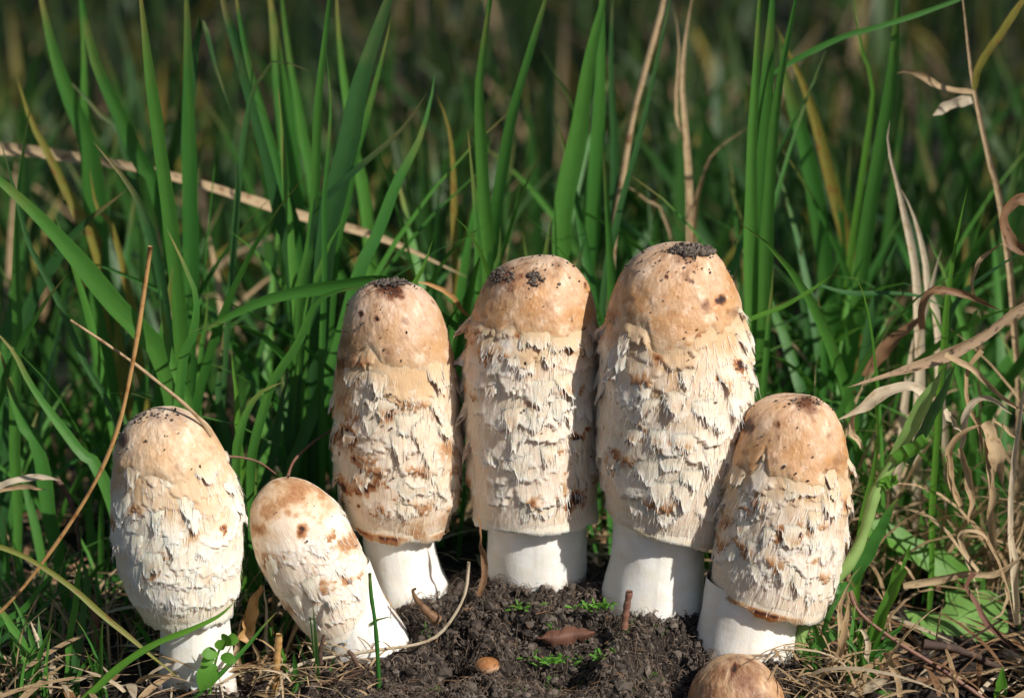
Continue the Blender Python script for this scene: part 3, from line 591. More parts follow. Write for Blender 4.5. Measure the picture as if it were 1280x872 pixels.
def ribbon_geo(C, w, twist, fold=.22, base=.55, tip=True, cut=False, peak=.35):
    n = len(C); t = np.linspace(0, 1, n); Tn, S, N = side_frames(C, twist)
    prof = np.where(t < peak, base+(1-base)*np.sin(t/peak*math.pi/2), 1)
    if tip: prof = prof*np.clip(1-((t-.45).clip(0)/.55)**2.2, 0, 1)+.015
    if cut: prof = prof*1.0
    prof = prof*(1+.10*np.sin(t*9+len(C)*w*40)+.05*np.sin(t*31+w*300))
    u = np.array([-1,-.5,0,.5,1]); f = np.array([.0,-.55,-1,-.55,0])*-1
    V = C[:,None,:]+S[:,None,:]*(u[None,:,None]*(w/2*prof)[:,None,None])-N[:,None,:]*(f[None,:,None]*(fold*w/2*prof)[:,None,None])
    L = np.concatenate([[0], np.cumsum(np.linalg.norm(np.diff(C, axis=0), axis=1))])
    uv = np.stack(np.broadcast_arrays(u[None,:]*.5+.5, L[:,None]), -1)
    return V.reshape(-1,3), gridfaces(n, 5), uv.reshape(-1,2), np.repeat(t, 5)
def ribbon(pts, w, Y0, Y1=None, mat='g', parent=None, name='blade', tw=(0,0), fold=.22, ground=True, tip=True, base=.55, n=26, tint=None, peak=.35, wob=.1):
    Y1 = Y0 if Y1 is None else Y1; C = curve_of(pts, Y0, Y1, n, ground); k = scale_at((Y0+Y1)/2)*.88; ph_ = _bl.uniform(0, 99)
    C = C+.10*fbm(np.stack([np.arange(n)*.22+ph_, np.zeros(n), np.zeros(n)], -1), 2)[:,None]*np.array([1,.6,0])
    tt = np.linspace(0, 1, n); tws = tw[0]+(tw[1]-tw[0])*tt+wob*np.sin(tt*5+_bl.uniform(0, 6))
    V, F, uv, al = ribbon_geo(C, w*k, tws, fold, base, tip, peak=peak)
    return mesh(name, V, F, MATS[mat], parent, {'tint': np.full(len(V), _bl.random() if tint is None else tint), 'along': al}, uv)
def tube_geo(C, r, sides=7, taper=(1,1), knots=0):
    n = len(C); t = np.linspace(0, 1, n); Tn, S, N = side_frames(C, np.zeros(n)); rr = r*(taper[0]+(taper[1]-taper[0])*t)
    if knots: rr = rr*(1+.35*np.exp(-((t*knots % 1-.5)/.06)**2))
    rr = rr*(1+.10*np.sin(t*23+r*900)+.06*np.sin(t*57))
    a = np.linspace(0, 2*math.pi, sides, endpoint=False)
    V = C[:,None,:]+(S[:,None,:]*np.cos(a)[None,:,None]+N[:,None,:]*np.sin(a)[None,:,None])*rr[:,None,None]
    F = gridfaces(n, sides); I = np.arange(n-1); cl = np.stack([I*sides+sides-1, (I+1)*sides+sides-1, (I+1)*sides, I*sides], -1)
    L = np.concatenate([[0], np.cumsum(np.linalg.norm(np.diff(C, axis=0), axis=1))])
    uv = np.stack(np.broadcast_arrays((a/6.28*.5)[None,:], L[:,None]), -1).reshape(-1,2)
    V = V.reshape(-1,3); V = np.vstack([V, C[0], C[-1]]); uv = np.vstack([uv, [.5,0], [.5,L[-1]]]); nn = n*sides
    j = np.arange(sides); caps = np.vstack([np.stack([np.full(sides, nn), (j+1) % sides, j], -1), np.stack([np.full(sides, nn+1), (n-1)*sides+j, (n-1)*sides+(j+1) % sides], -1)])
    return V, [np.vstack([F, cl]), caps], uv, np.concatenate([np.repeat(t, sides), [0, 1]])
def stalk(pts, w, Y0, Y1=None, mat='s', parent=None, name='stalk', ground=False, taper=(1,.6), n=26, knots=0, jit=.0):
    Y1 = Y0 if Y1 is None else Y1; C = curve_of(pts, Y0, Y1, n, ground); k = scale_at((Y0+Y1)/2)
    if jit: C = C+jit*fbm(C*1.3+3, 2)[:,None]*np.array([1,0,.6])
    V, F, uv, al = tube_geo(C, w*k/2, 7, taper, knots)
    return mesh(name, V, F, MATS[mat], parent, {'tint': np.full(len(V), _bl.random()), 'along': al}, uv)
def tuft(label, blades, cat='grass tuft', name='grass_tuft', group=None):
    """one grass plant: an Empty at its foot, each blade a child"""
    p, Y = blades[0][0][0], blades[0][2]; b = at(p[0], p[1], Y); b[2] = ground_z(b[0], b[1])
    root = thing(name, label, cat, b, group)
    for bl in blades:
        kw = bl[5] if len(bl) > 5 else {}
        (stalk if kw.pop('stalk', False) else ribbon)(bl[0], bl[1], bl[2], bl[3], bl[4], root, **({'name': 'blade', **kw}))
    return root
def one(label, cat, name, pts, w, Y0, Y1=None, mat='g', **kw):
    o = ribbon(pts, w, Y0, Y1, mat, None, name, **kw); return tag(o, label, cat)
def one_stalk(label, cat, name, pts, w, Y0, Y1=None, mat='s', **kw):
    o = stalk(pts, w, Y0, Y1, mat, None, name, **kw); return tag(o, label, cat)
exec_later = []
# --- left side
tuft('grass tuft at the far left edge with a broad bright blade slanting down rightward', [
  ([(212,480),(188,425),(150,385),(110,338),(60,284),(0,226),(-60,178)], 30, 3, 2, 'g', dict(tw=(.3,.1), fold=.15)),
  ([(18,500),(20,420),(18,330),(24,240),(34,165),(41,122)], 18, 5, 5, 'g', dict(tw=(.2,.9))),
  ([(148,535),(105,450),(72,370),(36,300),(14,230),(-4,165)], 10, 4, 4, 't', dict(tw=(.5,.2))),
  ([(14,500),(33,395),(62,338),(100,285),(158,237)], 22, 7, 6, 't', dict(tw=(.4,-.5))),
  ([(130,600),(100,565),(70,525),(40,480),(18,440),(-10,410)], 16, 1.5, 1.5, 'g', dict()),
  ([(50,575),(30,530),(12,480),(-5,430)], 20, 2, 2, 'g', dict())])
tuft('dense green tuft behind the far left mushroom with one tall straight blade', [
  ([(228,505),(223,400),(214,280),(199,180),(187,80),(174,-40)], 25, 4, 3.5, 'g', dict(tw=(.1,.35), fold=.18)),
  ([(214,500),(206,400),(190,300),(164,236),(117,177)], 18, 3, 3, 't', dict(tw=(.7,.2))),
  ([(236,470),(239,300),(237,150),(232,0),(230,-60)], 22, 8, 8, 'g', dict(tw=(.1,.3))),
  ([(224,478),(240,420),(246,374),(234,340),(205,280)], 15, 1, 1, 'g', dict(tw=(.5,-.6), fold=.35)),
  ([(205,520),(202,450),(208,380),(215,330)], 22, 3.5, 3.5, 'g', dict()),
  ([(250,470),(258,400),(262,350)], 10, 5, 5, 'g', dict()),
  ([(240,540),(222,470),(210,420),(200,360)], 16, 2, 2, 'g', dict())])
tuft('blurred broad blades at the upper left, standing behind the pale dead stem', [
  ([(125,330),(112,190),(90,131),(69,69),(53,0),(42,-50)], 30, 12, 12, 'g', dict(tw=(.2,.2))),
  ([(205,270),(176,203),(155,155),(138,120),(117,69),(100,-10),(94,-50)], 24, 10, 10, 'g', dict(tw=(.6,.3))),
  ([(108,200),(104,120),(103,50),(98,-40)], 13, 14, 14, 'g', dict()),
  ([(130,340),(97,262),(65,200),(40,150),(20,90)], 19, 12, 12, 'y', dict()),
  ([(150,320),(122,260),(112,210)], 13, 11, 11, 'y', dict()),
  ([(160,200),(130,150),(95,110),(70,90)], 12, 13, 13, 't', dict())])
tuft('dark broad leaning blades left of centre, reaching the top of the picture', [
  ([(372,350),(352,260),(330,170),(306,90),(280,10),(262,-50)], 36, 8, 8, 't', dict(tw=(.5,.3), fold=.3)),
  ([(374,340),(350,230),(326,140),(305,60),(288,-50)], 14, 7.5, 7.5, 'g', dict()),
  ([(236,200),(244,60),(254,22),(269,79),(291,143)], 14, 9, 9, 't', dict(base=.8)),
  ([(368,260),(358,150),(346,60),(334,-40)], 30, 15, 15, 'g', dict()),
  ([(366,320),(358,240),(353,170),(348,108)], 13, 6, 6, 'g', dict(tint=1)),
  ([(300,200),(330,90),(352,78),(390,90)], 10, 7, 6, 't', dict()),
  ([(400,300),(378,160),(362,70),(350,-40)], 16, 16, 16, 'g', dict())])
tuft('tuft of tall blades left of the middle, its widest blade leaning right', [
  ([(372,400),(388,300),(396,200),(401,103),(410,0),(414,-60)], 16, 5, 5, 'g', dict(tw=(.2,.6))),
  ([(404,330),(410,206),(414,130),(408,63)], 9, 4, 4, 'g', dict()),
  ([(398,330),(418,240),(437,172),(452,103),(486,0),(504,-50)], 40, 6, 6, 't', dict(tw=(.35,.15), fold=.3)),
  ([(415,350),(432,258),(445,193),(462,138),(478,72),(488,20)], 15, 7, 7, 'g', dict()),
  ([(392,290),(407,248),(455,203),(500,162),(532,116)], 17, 5, 4, 't', dict(tw=(.8,.4))),
  ([(366,590),(378,555),(403,486),(430,400),(452,330),(472,292),(497,227),(521,182),(538,127),(544,92)], 19, 4, 7, 'g', dict()),
  ([(380,420),(400,330),(430,270)], 14, 5, 5, 'g', dict()),
  ([(460,300),(440,180),(425,60),(420,-40)], 16, 13, 13, 'g', dict())])
one('green leaf lying almost level, pointing left from behind the buff blotched mushroom', 'grass blade', 'grass_shoot', [(520,356),(480,350),(420,358),(355,369),(303,387),(246,418)], 21, 3.2, 1.2, 'g', ground=False, base=.9, tw=(.9,.5), peak=.5)
tuft('slender blades between the far left mushroom and the small leaning one', [
  ([(316,612),(319,553),(338,481),(371,431),(392,383),(415,366),(466,356)], 15, 1, 0, 'g', dict(tw=(.3,-.4), wob=.2)),
  ([(294,590),(300,547),(310,515),(328,490),(356,477)], 16, .5, .5, 'g', dict(tw=(.5,.2))),
  ([(303,630),(302,571),(295,508),(288,440)], 13, 2, 2, 'l', dict()),
  ([(290,600),(285,553),(274,490),(278,412)], 12, 5, 5, 't', dict()),
  ([(318,640),(332,603),(344,550),(352,505),(362,460)], 13, 3, 3, 't', dict()),
  ([(322,650),(321,612),(320,585)], 8, .5, .5, 'g', dict())])
tuft('two dark edged blades behind the middle mushroom, brown stripe in the left one', [
  ([(612,360),(607,260),(602,155),(599,93),(611,0),(618,-50)], 23, 7, 7, 'g', dict(tw=(.2,.5))),
  ([(600,380),(596,296),(587,200),(584,160)], 11, 6, 6, 'g', dict()),
  ([(612,370),(618,282),(631,193),(640,145),(658,86),(683,0),(694,-40)], 23, 7, 7, 'g', dict(tw=(.6,.3))),
  ([(620,370),(622,320),(624,284)], 15, 6, 6, 'g', dict()),
  ([(570,360),(566,241),(560,160),(548,120)], 11, 12, 12, 'y', dict())])
tuft('pair of bright blades rising between the middle and the tallest mushroom', [
  ([(706,380),(704,290),(708,240),(720,180),(735,86),(755,0),(764,-50)], 29, 9, 9, 'g', dict(tw=(.1,.2), tint=1)),
  ([(728,380),(738,290),(745,200),(751,110),(753,0),(755,-50)], 25, 11, 11, 'g', dict()),
  ([(715,390),(722,330),(735,290)], 18, 7, 7, 't', dict()),
  ([(670,380),(684,310),(690,270)], 15, 9, 9, 'g', dict()),
  ([(765,330),(768,200),(764,90),(768,-30)], 12, 13, 13, 't', dict())])
one('thin dark blade curving up beside a tan stalk above the tallest mushroom', 'grass blade', 'grass_shoot', [(754,380),(775,260),(794,189),(814,103),(836,0),(846,-40)], 10, 8, 8, 't')
one_stalk('blurred tan stalk leaning right above the tallest mushroom', 'dry stalk', 'dry_stalk', [(764,330),(775,240),(790,150),(805,90),(828,5),(835,-40)], 12, 13, 13, 's', ground=True)
o = thing('dry_stalk', 'blurred upright tan stalk with ragged side leaves behind the tallest mushroom', 'dry stalk', at(860,420,14))
for p, w in (([(862,420),(864,300),(859,180),(853,90),(868,-30)], 12), ([(866,300),(878,225),(895,188),(938,158)], 8), ([(858,200),(846,150),(850,60),(842,10)], 9), ([(840,300),(810,250),(780,230)], 8)):
    ribbon(p, w, 14, 14, 's', o, 'leaf', fold=.5, wob=.6)
tuft('tall bright green tuft standing right of the tallest mushroom', [
  ([(942,560),(941,430),(937,300),(942,170),(950,0),(953,-50)], 19, 6, 6, 'g', dict(tw=(.25,.2), fold=.3, tint=1, base=.8)),
  ([(946,560),(950,400),(951,280),(957,140),(966,0),(968,-50)], 27, 6.2, 6.2, 'g', dict(tw=(.1,.1), tint=.4, base=.6)),
  ([(946,560),(956,400),(962,250),(970,130),(990,30),(1006,-50)], 20, 5.8, 5.8, 'g', dict(tw=(.35,.5), tint=.9, base=.5)),
  ([(950,560),(958,450),(966,330)], 9, 5, 5, 'g', dict()),
  ([(930,560),(928,420),(935,300)], 10, 7, 7, 't', dict())])
one('short thin bright blade poking right from behind the tallest mushroom', 'grass blade', 'grass_shoot', [(905,412),(940,398),(987,379),(1020,358),(1040,343)], 8, 2, 1.5, 'l', ground=False, tw=(.6,.6))
one('thin dark level blade crossing the dry stalks at mid right', 'grass blade', 'grass_shoot', [(1022,355),(1060,366),(1110,366),(1150,371),(1185,386)], 9, 4, 4, 't', ground=False, tw=(.9,.9))
tuft('blurred tuft at the upper right with a half yellowed drooping blade', [
  ([(1042,470),(1030,330),(1008,193),(984,113),(972,40)], 27, 14, 14, 'g', dict()),
  ([(1072,400),(1058,300),(1030,190),(1008,120),(985,65),(970,30)], 18, 15, 15, 'y', dict()),
  ([(1062,330),(1092,120),(1080,69),(1066,-20)], 9, 13, 13, 'l', dict()),
  ([(1050,420),(1052,300),(1045,200)], 20, 15, 15, 'g', dict()),
  ([(1010,440),(1000,350),(1004,280)], 14, 12, 12, 't', dict())])
tuft('tall wide blade in stripes of shade right of centre with a thin arching one', [
  ([(1040,560),(1068,400),(1087,275),(1103,172),(1115,86),(1123,0),(1128,-50)], 24, 9, 9, 'g', dict(tw=(.2,.3))),
  ([(960,100),(981,83),(1050,48),(1108,31),(1197,0),(1240,-20)], 8, 8, 8, 'g', dict(ground=False)),
  ([(1070,540),(1080,440),(1098,360),(1125,290)], 16, 8, 8, 't', dict()),
  ([(1030,540),(1028,440),(1022,370)], 12, 7, 7, 'g', dict())])
o = thing('dry_stalk', 'pale split dry stalk with a grey node behind the right end mushroom', 'dry stalk', at(1145,500,7))
for p, w in (([(1150,480),(1148,385),(1142,327),(1131,270),(1124,234),(1111,179),(1113,150)], 14), ([(1172,420),(1159,365),(1156,327),(1142,270),(1126,236)], 12), ([(1135,480),(1160,380),(1178,310)], 12)):
    ribbon(p, w, 7, 7, 'p', o, 'leaf', fold=.4, wob=.3)
o = thing('dry_stalk', 'forked stalk at the upper right, tan below and yellow green above', 'dry stalk', at(1262,420,8))
ribbon([(1270,420),(1252,261),(1235,193),(1216,107),(1205,0),(1200,-40)], 9, 8, 8, 's', o, 'stalk', fold=.6, base=1)
ribbon([(1218,112),(1226,80),(1250,45),(1278,0),(1290,-20)], 11, 8, 8, 'y', o, 'leaf', ground=False)
ribbon([(1217,115),(1180,110),(1140,90),(1120,92)], 10, 9, 9, 's', o, 'leaf', ground=False, wob=.8)
ribbon([(1214,125),(1190,130),(1165,145)], 16, 8, 8, 'p', o, 'leaf', ground=False, wob=.6)
tuft('thin bright upright blade in front of the dry stalks at the right', [
  ([(1174,500),(1179,436),(1185,376),(1197,300),(1212,233)], 10, 2, 2, 'l', dict()),
  ([(1176,500),(1190,390),(1228,347),(1290,306)], 15, 4, 3, 't', dict(tw=(.5,.9)))])
# --- pale dead stem across the upper left
one('long blurred pale dead stem slanting across the upper left', 'dead stalk', 'dead_stalk', [(-30,183),(40,189),(110,200),(180,212),(250,230),(310,248),(385,272),(460,292),(520,315),(585,346)], 17, 13, 11, 's', ground=False, base=1, fold=.5, tw=(.2,.6), wob=.4)
# --- straws near the front left
one_stalk('orange straw bending across the front of the far left mushroom', 'straw', 'straw', [(-12,772),(0,765),(40,720),(90,650),(125,590),(150,525),(168,440),(182,350),(188,308)], 6, -4.4, -5.0, 'o', taper=(.8,1.1))
one_stalk('brown pointed straw lying over the crown of the far left mushroom', 'straw', 'straw', [(264,545),(252,527),(238,512),(215,492),(170,456),(130,428),(88,400)], 7, -4.0, -4.2, 's', taper=(.8,.5))
one_stalk('thin bent straw arching over soil in front of the small leaning mushroom', 'straw', 'straw', [(346,872),(352,852),(362,838),(385,826),(420,820),(470,812),(520,805),(548,793),(570,765),(582,738),(586,702)], 4.6, -5.2, -3.8, 'p', taper=(1,.9))
one_stalk('upright thin green stem in front of the small leaning mushroom', 'grass stem', 'grass_shoot', [(474,900),(473,840),(469,780),(464,745),(462,716)], 6, -5.6, -5.4, 'g', taper=(1.1,.8))
one('long green blade turning yellow, slanting under the far left mushroom', 'grass blade', 'grass_shoot', [(-20,680),(0,684),(40,700),(80,728),(125,765),(165,797),(200,828),(228,853)], 8, -5.6, -5.6, 'y', ground=False, base=.9, tint=0)
one('green stem arching up across the stem of the far left mushroom', 'grass stem', 'grass_shoot', [(96,885),(140,840),(190,806),(240,786),(272,770),(294,750)], 10, -5.9, -5.7, 'l', ground=False, base=.9, fold=.5, peak=.2)
one('thin green spike with a pale tip slanting up right at the lower left', 'grass blade', 'grass_shoot', [(225,885),(241,872),(279,838),(310,805),(347,763)], 7, -5.8, -5, 'g', ground=False, fold=.5)
tuft('pair of narrow upright blades at the lower left', [
  ([(80,885),(90,790),(97,730),(102,688)], 11, -3, -3, 'g', dict()),
  ([(88,880),(100,800),(106,740),(105,690)], 12, -3, -3, 't', dict())])
tuft('tangle of narrow blades in the lower left corner', [
  ([(62,885),(40,830),(20,795),(-5,750)], 16, -3.4, -3.4, 'g', dict()),
  ([(-10,790),(30,760),(60,725),(95,688)], 9, -2, -2, 'g', dict()),
  ([(-10,810),(40,775),(70,740),(90,710)], 8, -2, -2, 't', dict()),
  ([(45,885),(25,840),(10,800)], 8, -3, -3, 'g', dict()),
  ([(-20,830),(10,790),(40,750),(55,725)], 10, -1, -1, 't', dict())])
o = thing('seed_head', 'small pale seed bud on a thin stalk in the lower left corner', 'seed head', at(57,872,-3.5))
stalk([(58,880),(52,830),(46,797),(42,785)], 2.5, -3.5, -3.5, 'p', o, 'stalk')
stalk([(47,800),(44,792),(41,784),(38,776)], 8, -3.5, -3.5, 'p', o, 'seed', taper=(.9,.2))
one_stalk('knotty dark brown stick standing upright left of the far left mushroom', 'stick', 'stick', [(120,838),(118,800),(121,770),(119,755)], 13, -1.8, -1.8, 'r', taper=(.8,1), jit=.15)
o = thing('dead_leaf', 'tan dead leaf blades curling in from the left edge', 'dead leaf', at(0,610,0))
ribbon([(-15,612),(20,600),(50,596),(78,600)], 10, 0, 0, 'p', o, 'blade', ground=False, base=1, wob=.5); ribbon([(-15,614),(30,608),(58,612)], 8, 0, 0, 's', o, 'blade', ground=False, base=1, wob=.5)
stalk([(70,597),(88,625),(98,670),(100,690)], 8, .4, .2, 'k', o, 'stalk')
def bits(label, cat, name, items, Y):
    for lab, p, w, m, kw in items: one(lab, cat, name, p, w, Y, Y+.3, m, **{'ground': False, 'base': .9, 'fold': .45, 'wob': .6, 'tip': True, **kw})
bits('', 'dead leaf', 'dead_leaf', [
  ('orange brown curled leaf between the far left and small leaning mushrooms', [(305,800),(310,785),(317,758),(326,730)], 20, 'o', {}),
  ('tan ribbon leaf standing left of the orange brown curled leaf', [(310,890),(298,830),(297,805),(303,768)], 9, 's', {}),
  ('twisted tan ribbon leaf right of the orange brown curled leaf', [(322,890),(329,846),(322,820),(313,795)], 9, 's', {}),
  ('thin pale ribbon leaf hanging under the small leaning mushroom\'s left side', [(337,880),(335,840),(334,800),(329,728)], 6, 'p', {}),
  ('brown shrivelled leaf between the buff mushroom and the middle one', [(600,745),(605,730),(606,715),(603,690),(597,640)], 10, 'b', {'tw': (0, 2.2)})], -2.4)
one_stalk('stout orange brown stick under the small leaning mushroom', 'stick', 'stick', [(343,885),(345,840),(349,792)], 11, -4.2, -4.2, 'o', knots=3, taper=(1,.8))
one('narrow green blade beside the stout orange brown stick', 'grass blade', 'grass_shoot', [(374,862),(360,838),(352,815),(349,797)], 5, -4, -4, 'l', ground=False)
one_stalk('dark twig leaning on the base of the small leaning mushroom', 'twig', 'twig', [(400,830),(401,812),(405,793)], 7, -5.2, -5.2, 'k', jit=.1)
one_stalk('dark twig lying across the soil below the small leaning mushroom', 'twig', 'twig', [(385,858),(420,848),(450,838),(442,822),(436,812)], 9, -5.3, -5.0, 'k', jit=.2)
one_stalk('thin brown curved twig left of the small leaning mushroom top', 'twig', 'twig', [(358,600),(368,575),(392,552),(418,535)], 4, -1, 2, 'r')
one_stalk('thin pinkish stalk arching behind the far left mushroom shoulder', 'twig', 'twig', [(285,570),(305,572),(325,578),(345,592)], 3.4, -.5, 0, 'r')
# seed husk, leaf, tiny mushroom, stub
one_stalk('dark reddish bud scale with a hooked tip on soil by the buff mushroom', 'bud scale', 'bud_husk', [(548,776),(538,768),(528,758),(520,748),(516,738),(520,735)], 15, -3.2, -3.4, 'b', taper=(1.1,.18))
one_stalk('short pale brown stub standing at the foot of the tallest mushroom', 'stick', 'stick', [(780,785),(783,760),(787,738)], 10, -4.2, -4.2, 'r', taper=(1,.9))
def dead_leaf_on_soil():
    c = at(707, 792, -3.3); n, m = 15, 9; u = np.linspace(-1, 1, n); v = np.linspace(-1, 1, m); U, Vv = np.meshgrid(u, v, indexing='ij')
    hw = (.32*(1-np.abs(U)**2.2)+.02)*(1+.35*np.sin(U*7+1)*np.sin(U*17)); X = c[0]+U*.98; Z0 = c[2]+.10+U*.12+Vv*hw*.75+.10*(1-Vv*Vv)+.05*np.sin(U*24+Vv*2)*(.3+np.abs(Vv))-.06
    Yy = c[1]-.30+Vv*hw*.55-.18*(1-Vv*Vv)+.05*np.sin(U*6)
    P = np.stack([X, Yy, Z0], -1)
    o = mesh('dead_leaf', P.reshape(-1,3), gridfaces(n, m), REDTWIG, None, {'tint': np.full(n*m, .0), 'along': np.zeros(n*m)}, np.stack([U*3, Vv*.4], -1).reshape(-1,2))
    tag(o, 'ribbed reddish brown dead leaf lying on soil in front of the middle mushroom', 'dead leaf')
dead_leaf_on_soil()
def tiny_mushroom():
    b = at(598, 880, -5.4); r = thing('mushroom', 'tiny orange brown domed mushroom in the soil hole', 'mushroom', b)
    stalk([(597,885),(599,855),(607,835)], 6, -5.4, -5.0, 's', r, 'stem', taper=(1,.9))
    c = at(609, 832, -5.0); ph = np.linspace(0, 2*math.pi, 28, endpoint=False); a = np.linspace(0, 1.9, 14); PH, A = np.meshgrid(ph, a, indexing='ij')
    rr = .42*np.sin(A)*(1+.04*np.sin(PH*3)); zz = .30*np.cos(A); q = np.stack([c[0]+rr*np.cos(PH), c[1]+rr*np.sin(PH), c[2]+zz], -1)
    m = skin_mat('tiny_cap_skin', (.36,.15,.045), (.28,.10,.025), (.2,.08,.02))
    mesh('cap', q.reshape(-1,3), gridfaces(28, 14, True)[:, ::-1], m, r, {'stain': np.zeros(28*14), 'tip': np.clip(A-1.2, 0, 1).ravel()}, np.stack([PH, A], -1).reshape(-1,2))
tiny_mushroom()
# moss sprigs and seedlings
def leaflet(c, d, up, L, w, parent, mat=LIME, name='leaf', curl=.3):
    n = 7; t = np.linspace(0, 1, n); d = d/np.linalg.norm(d); C = c+np.outer(t*L, d)+np.outer(curl*L*t*t, -np.array([0,0,1.0]))+np.outer(L*.3*t*(1-t), up)
    s = np.cross(d, up); s /= np.linalg.norm(s)+1e-9; hw = w/2*np.sin(np.clip(t*.92+.08, 0, 1)*math.pi)**.8
    V = np.stack([C-s*hw[:,None]+up*hw[:,None]*.25, C, C+s*hw[:,None]+up*hw[:,None]*.25], 1)
    return mesh(name, V.reshape(-1,3), gridfaces(n, 3), mat, parent, {'tint': np.full(n*3, _bl.random()), 'along': np.repeat(t, 3)*.7}, np.stack([np.tile([0,.5,1], n), np.repeat(t*L, 3)], -1))
def sprig(label, x, y, Y, n, L, w, seed, spread=.35):
    rng = random.Random(seed); b = at(x, y, Y); b[2] = max(b[2], float(gz(np.array([b[0]]), np.array([b[1]]))[0]))
    r = thing('moss_sprig', label, 'moss sprig', b)
    for k in range(n):
        c = b+np.array([rng.gauss(0, spread), rng.gauss(0, .12), rng.uniform(0, .25)]); a = rng.uniform(0, 6.28)
        d = np.array([math.cos(a), -.35+.5*math.sin(a), rng.uniform(.1, 1.2)]); leaflet(c, d, np.array([0,-.5,.85]), L*rng.uniform(.6,1.2), w*rng.uniform(.7,1.2), r, curl=.15)
sprig('bright moss sprig on soil at the foot of the tallest mushroom', 742, 764, -3.2, 44, .36, .09, 1, .30)
sprig('largest bright moss sprig on soil at the bottom centre', 688, 832, -4.6, 42, .36, .10, 2, .34)
sprig('small moss sprig right of the bottom centre one', 750, 838, -4.7, 22, .32, .09, 3, .16)
sprig('faint moss sprig on soil right below the middle mushroom', 655, 775, -2.6, 18, .30, .08, 4, .34)
def seedling():
    b = at(262, 862, -5.6); r = thing('seedling', 'bright green seedling leaves against the stem of the far left mushroom', 'seedling', b)
    stalk([(262,866),(266,840),(274,812),(282,795)], 4, -5.7, -5.6, 'l', r, 'stem')
    for (x, y, dx, dz, L, w) in ((268,830,-.5,-.8,.95,.75),(280,805,.3,.6,.55,.5),(283,800,.8,.2,.5,.45),(272,818,-.9,.3,.6,.45),(278,812,-.2,.9,.55,.4),(276,820,.9,-.1,.6,.4),(268,822,-.8,-.2,.5,.4)):
        leaflet(at(x, y, -5.7), np.array([dx,-.35,dz]), np.array([0,-.8,.6]), L, w, r, curl=.1)
seedling()
# --- right side
r = thing('grass_shoot', 'stout pale green grass shoot leaning right beside the short right end mushroom', 'grass shoot', at(1003,822,-4))
stalk([(1004,826),(1001,794),(1015,768),(1034,738),(1063,701),(1080,665),(1095,612),(1121,570)], 19, -4, -2.6, 'h', r, 'stalk', taper=(.85,.8), n=36)
ribbon([(1112,582),(1132,545),(1153,508),(1180,458)], 24, -2.6, -2.6, 'h', r, 'leaf', ground=False, tw=(.5,.7), fold=.4, base=.8)
ribbon([(1118,575),(1130,566),(1145,558),(1158,548)], 24, -3.0, -3.2, 'l', r, 'leaf', ground=False, tw=(.5,.9), fold=.5, base=.9, tip=False)
ribbon([(1102,610),(1108,604),(1118,598)], 17, -3, -3.1, 'l', r, 'leaf', ground=False, tip=False, fold=.5)
ribbon([(1030,745),(1042,738),(1060,732),(1066,728)], 14, -3.8, -3.8, 'g', r, 'leaf', ground=False, base=.9, tip=False)
ribbon([(1066,730),(1085,690),(1105,650),(1122,622)], 18, -2.6, -2.4, 'g', r, 'leaf', ground=False)
ribbon([(1006,826),(1029,800),(1047,792),(1062,788)], 17, -4.2, -4.3, 'g', r, 'leaf', ground=False)
ribbon([(1135,580),(1160,530),(1180,490),(1192,455)], 22, -1.5, -1.5, 't', r, 'leaf', ground=False, tw=(.6,1.0))
tuft('slim green blade rising between the right end mushroom and the stout shoot', [
  ([(1074,690),(1080,638),(1093,588),(1098,545),(1094,500)], 11, -1.6, -1.6, 'l', dict(tw=(.2,.4)))])
tuft('upright green blade with a torn thread tip right of the stout shoot', [
  ([(1072,850),(1087,813),(1103,768),(1119,728),(1129,708)], 21, -3.4, -3.4, 'l', dict(tip=False, tw=(.3,.5), fold=.4)),
  ([(1127,712),(1132,700),(1140,677)], 6, -3.4, -3.4, 'l', dict(ground=False)),
  ([(1078,825),(1100,812),(1132,798)], 14, -3.6, -3.8, 'g', dict(ground=False)),
  ([(1072,850),(1074,810),(1076,770)], 8, -3, -3, 'l', dict()),
  ([(1110,800),(1125,785),(1130,770)], 9, -2, -2, 'g', dict()),
  ([(1085,880),(1110,868),(1120,865)], 20, -5, -5, 'g', dict(ground=False))])
one('short bright blade tip standing at the lower right edge', 'grass blade', 'grass_shoot', [(1246,900),(1250,860),(1254,832)], 17, -4.5, -4.5, 'l', ground=False)
r = thing('twig', 'reddish brown twig running down right from the stout shoot', 'twig', at(1180,838,-4))
stalk([(1058,720),(1072,762),(1119,800),(1178,837),(1240,880)], 6.5, -3.2, -4.4, 'r', r, 'stem', taper=(.7,1), knots=4)
ribbon([(1074,764),(1062,735),(1060,710),(1055,680),(1057,655)], 11, -3.2, -2.8, 'b', r, 'leaf', ground=False, wob=1.0)
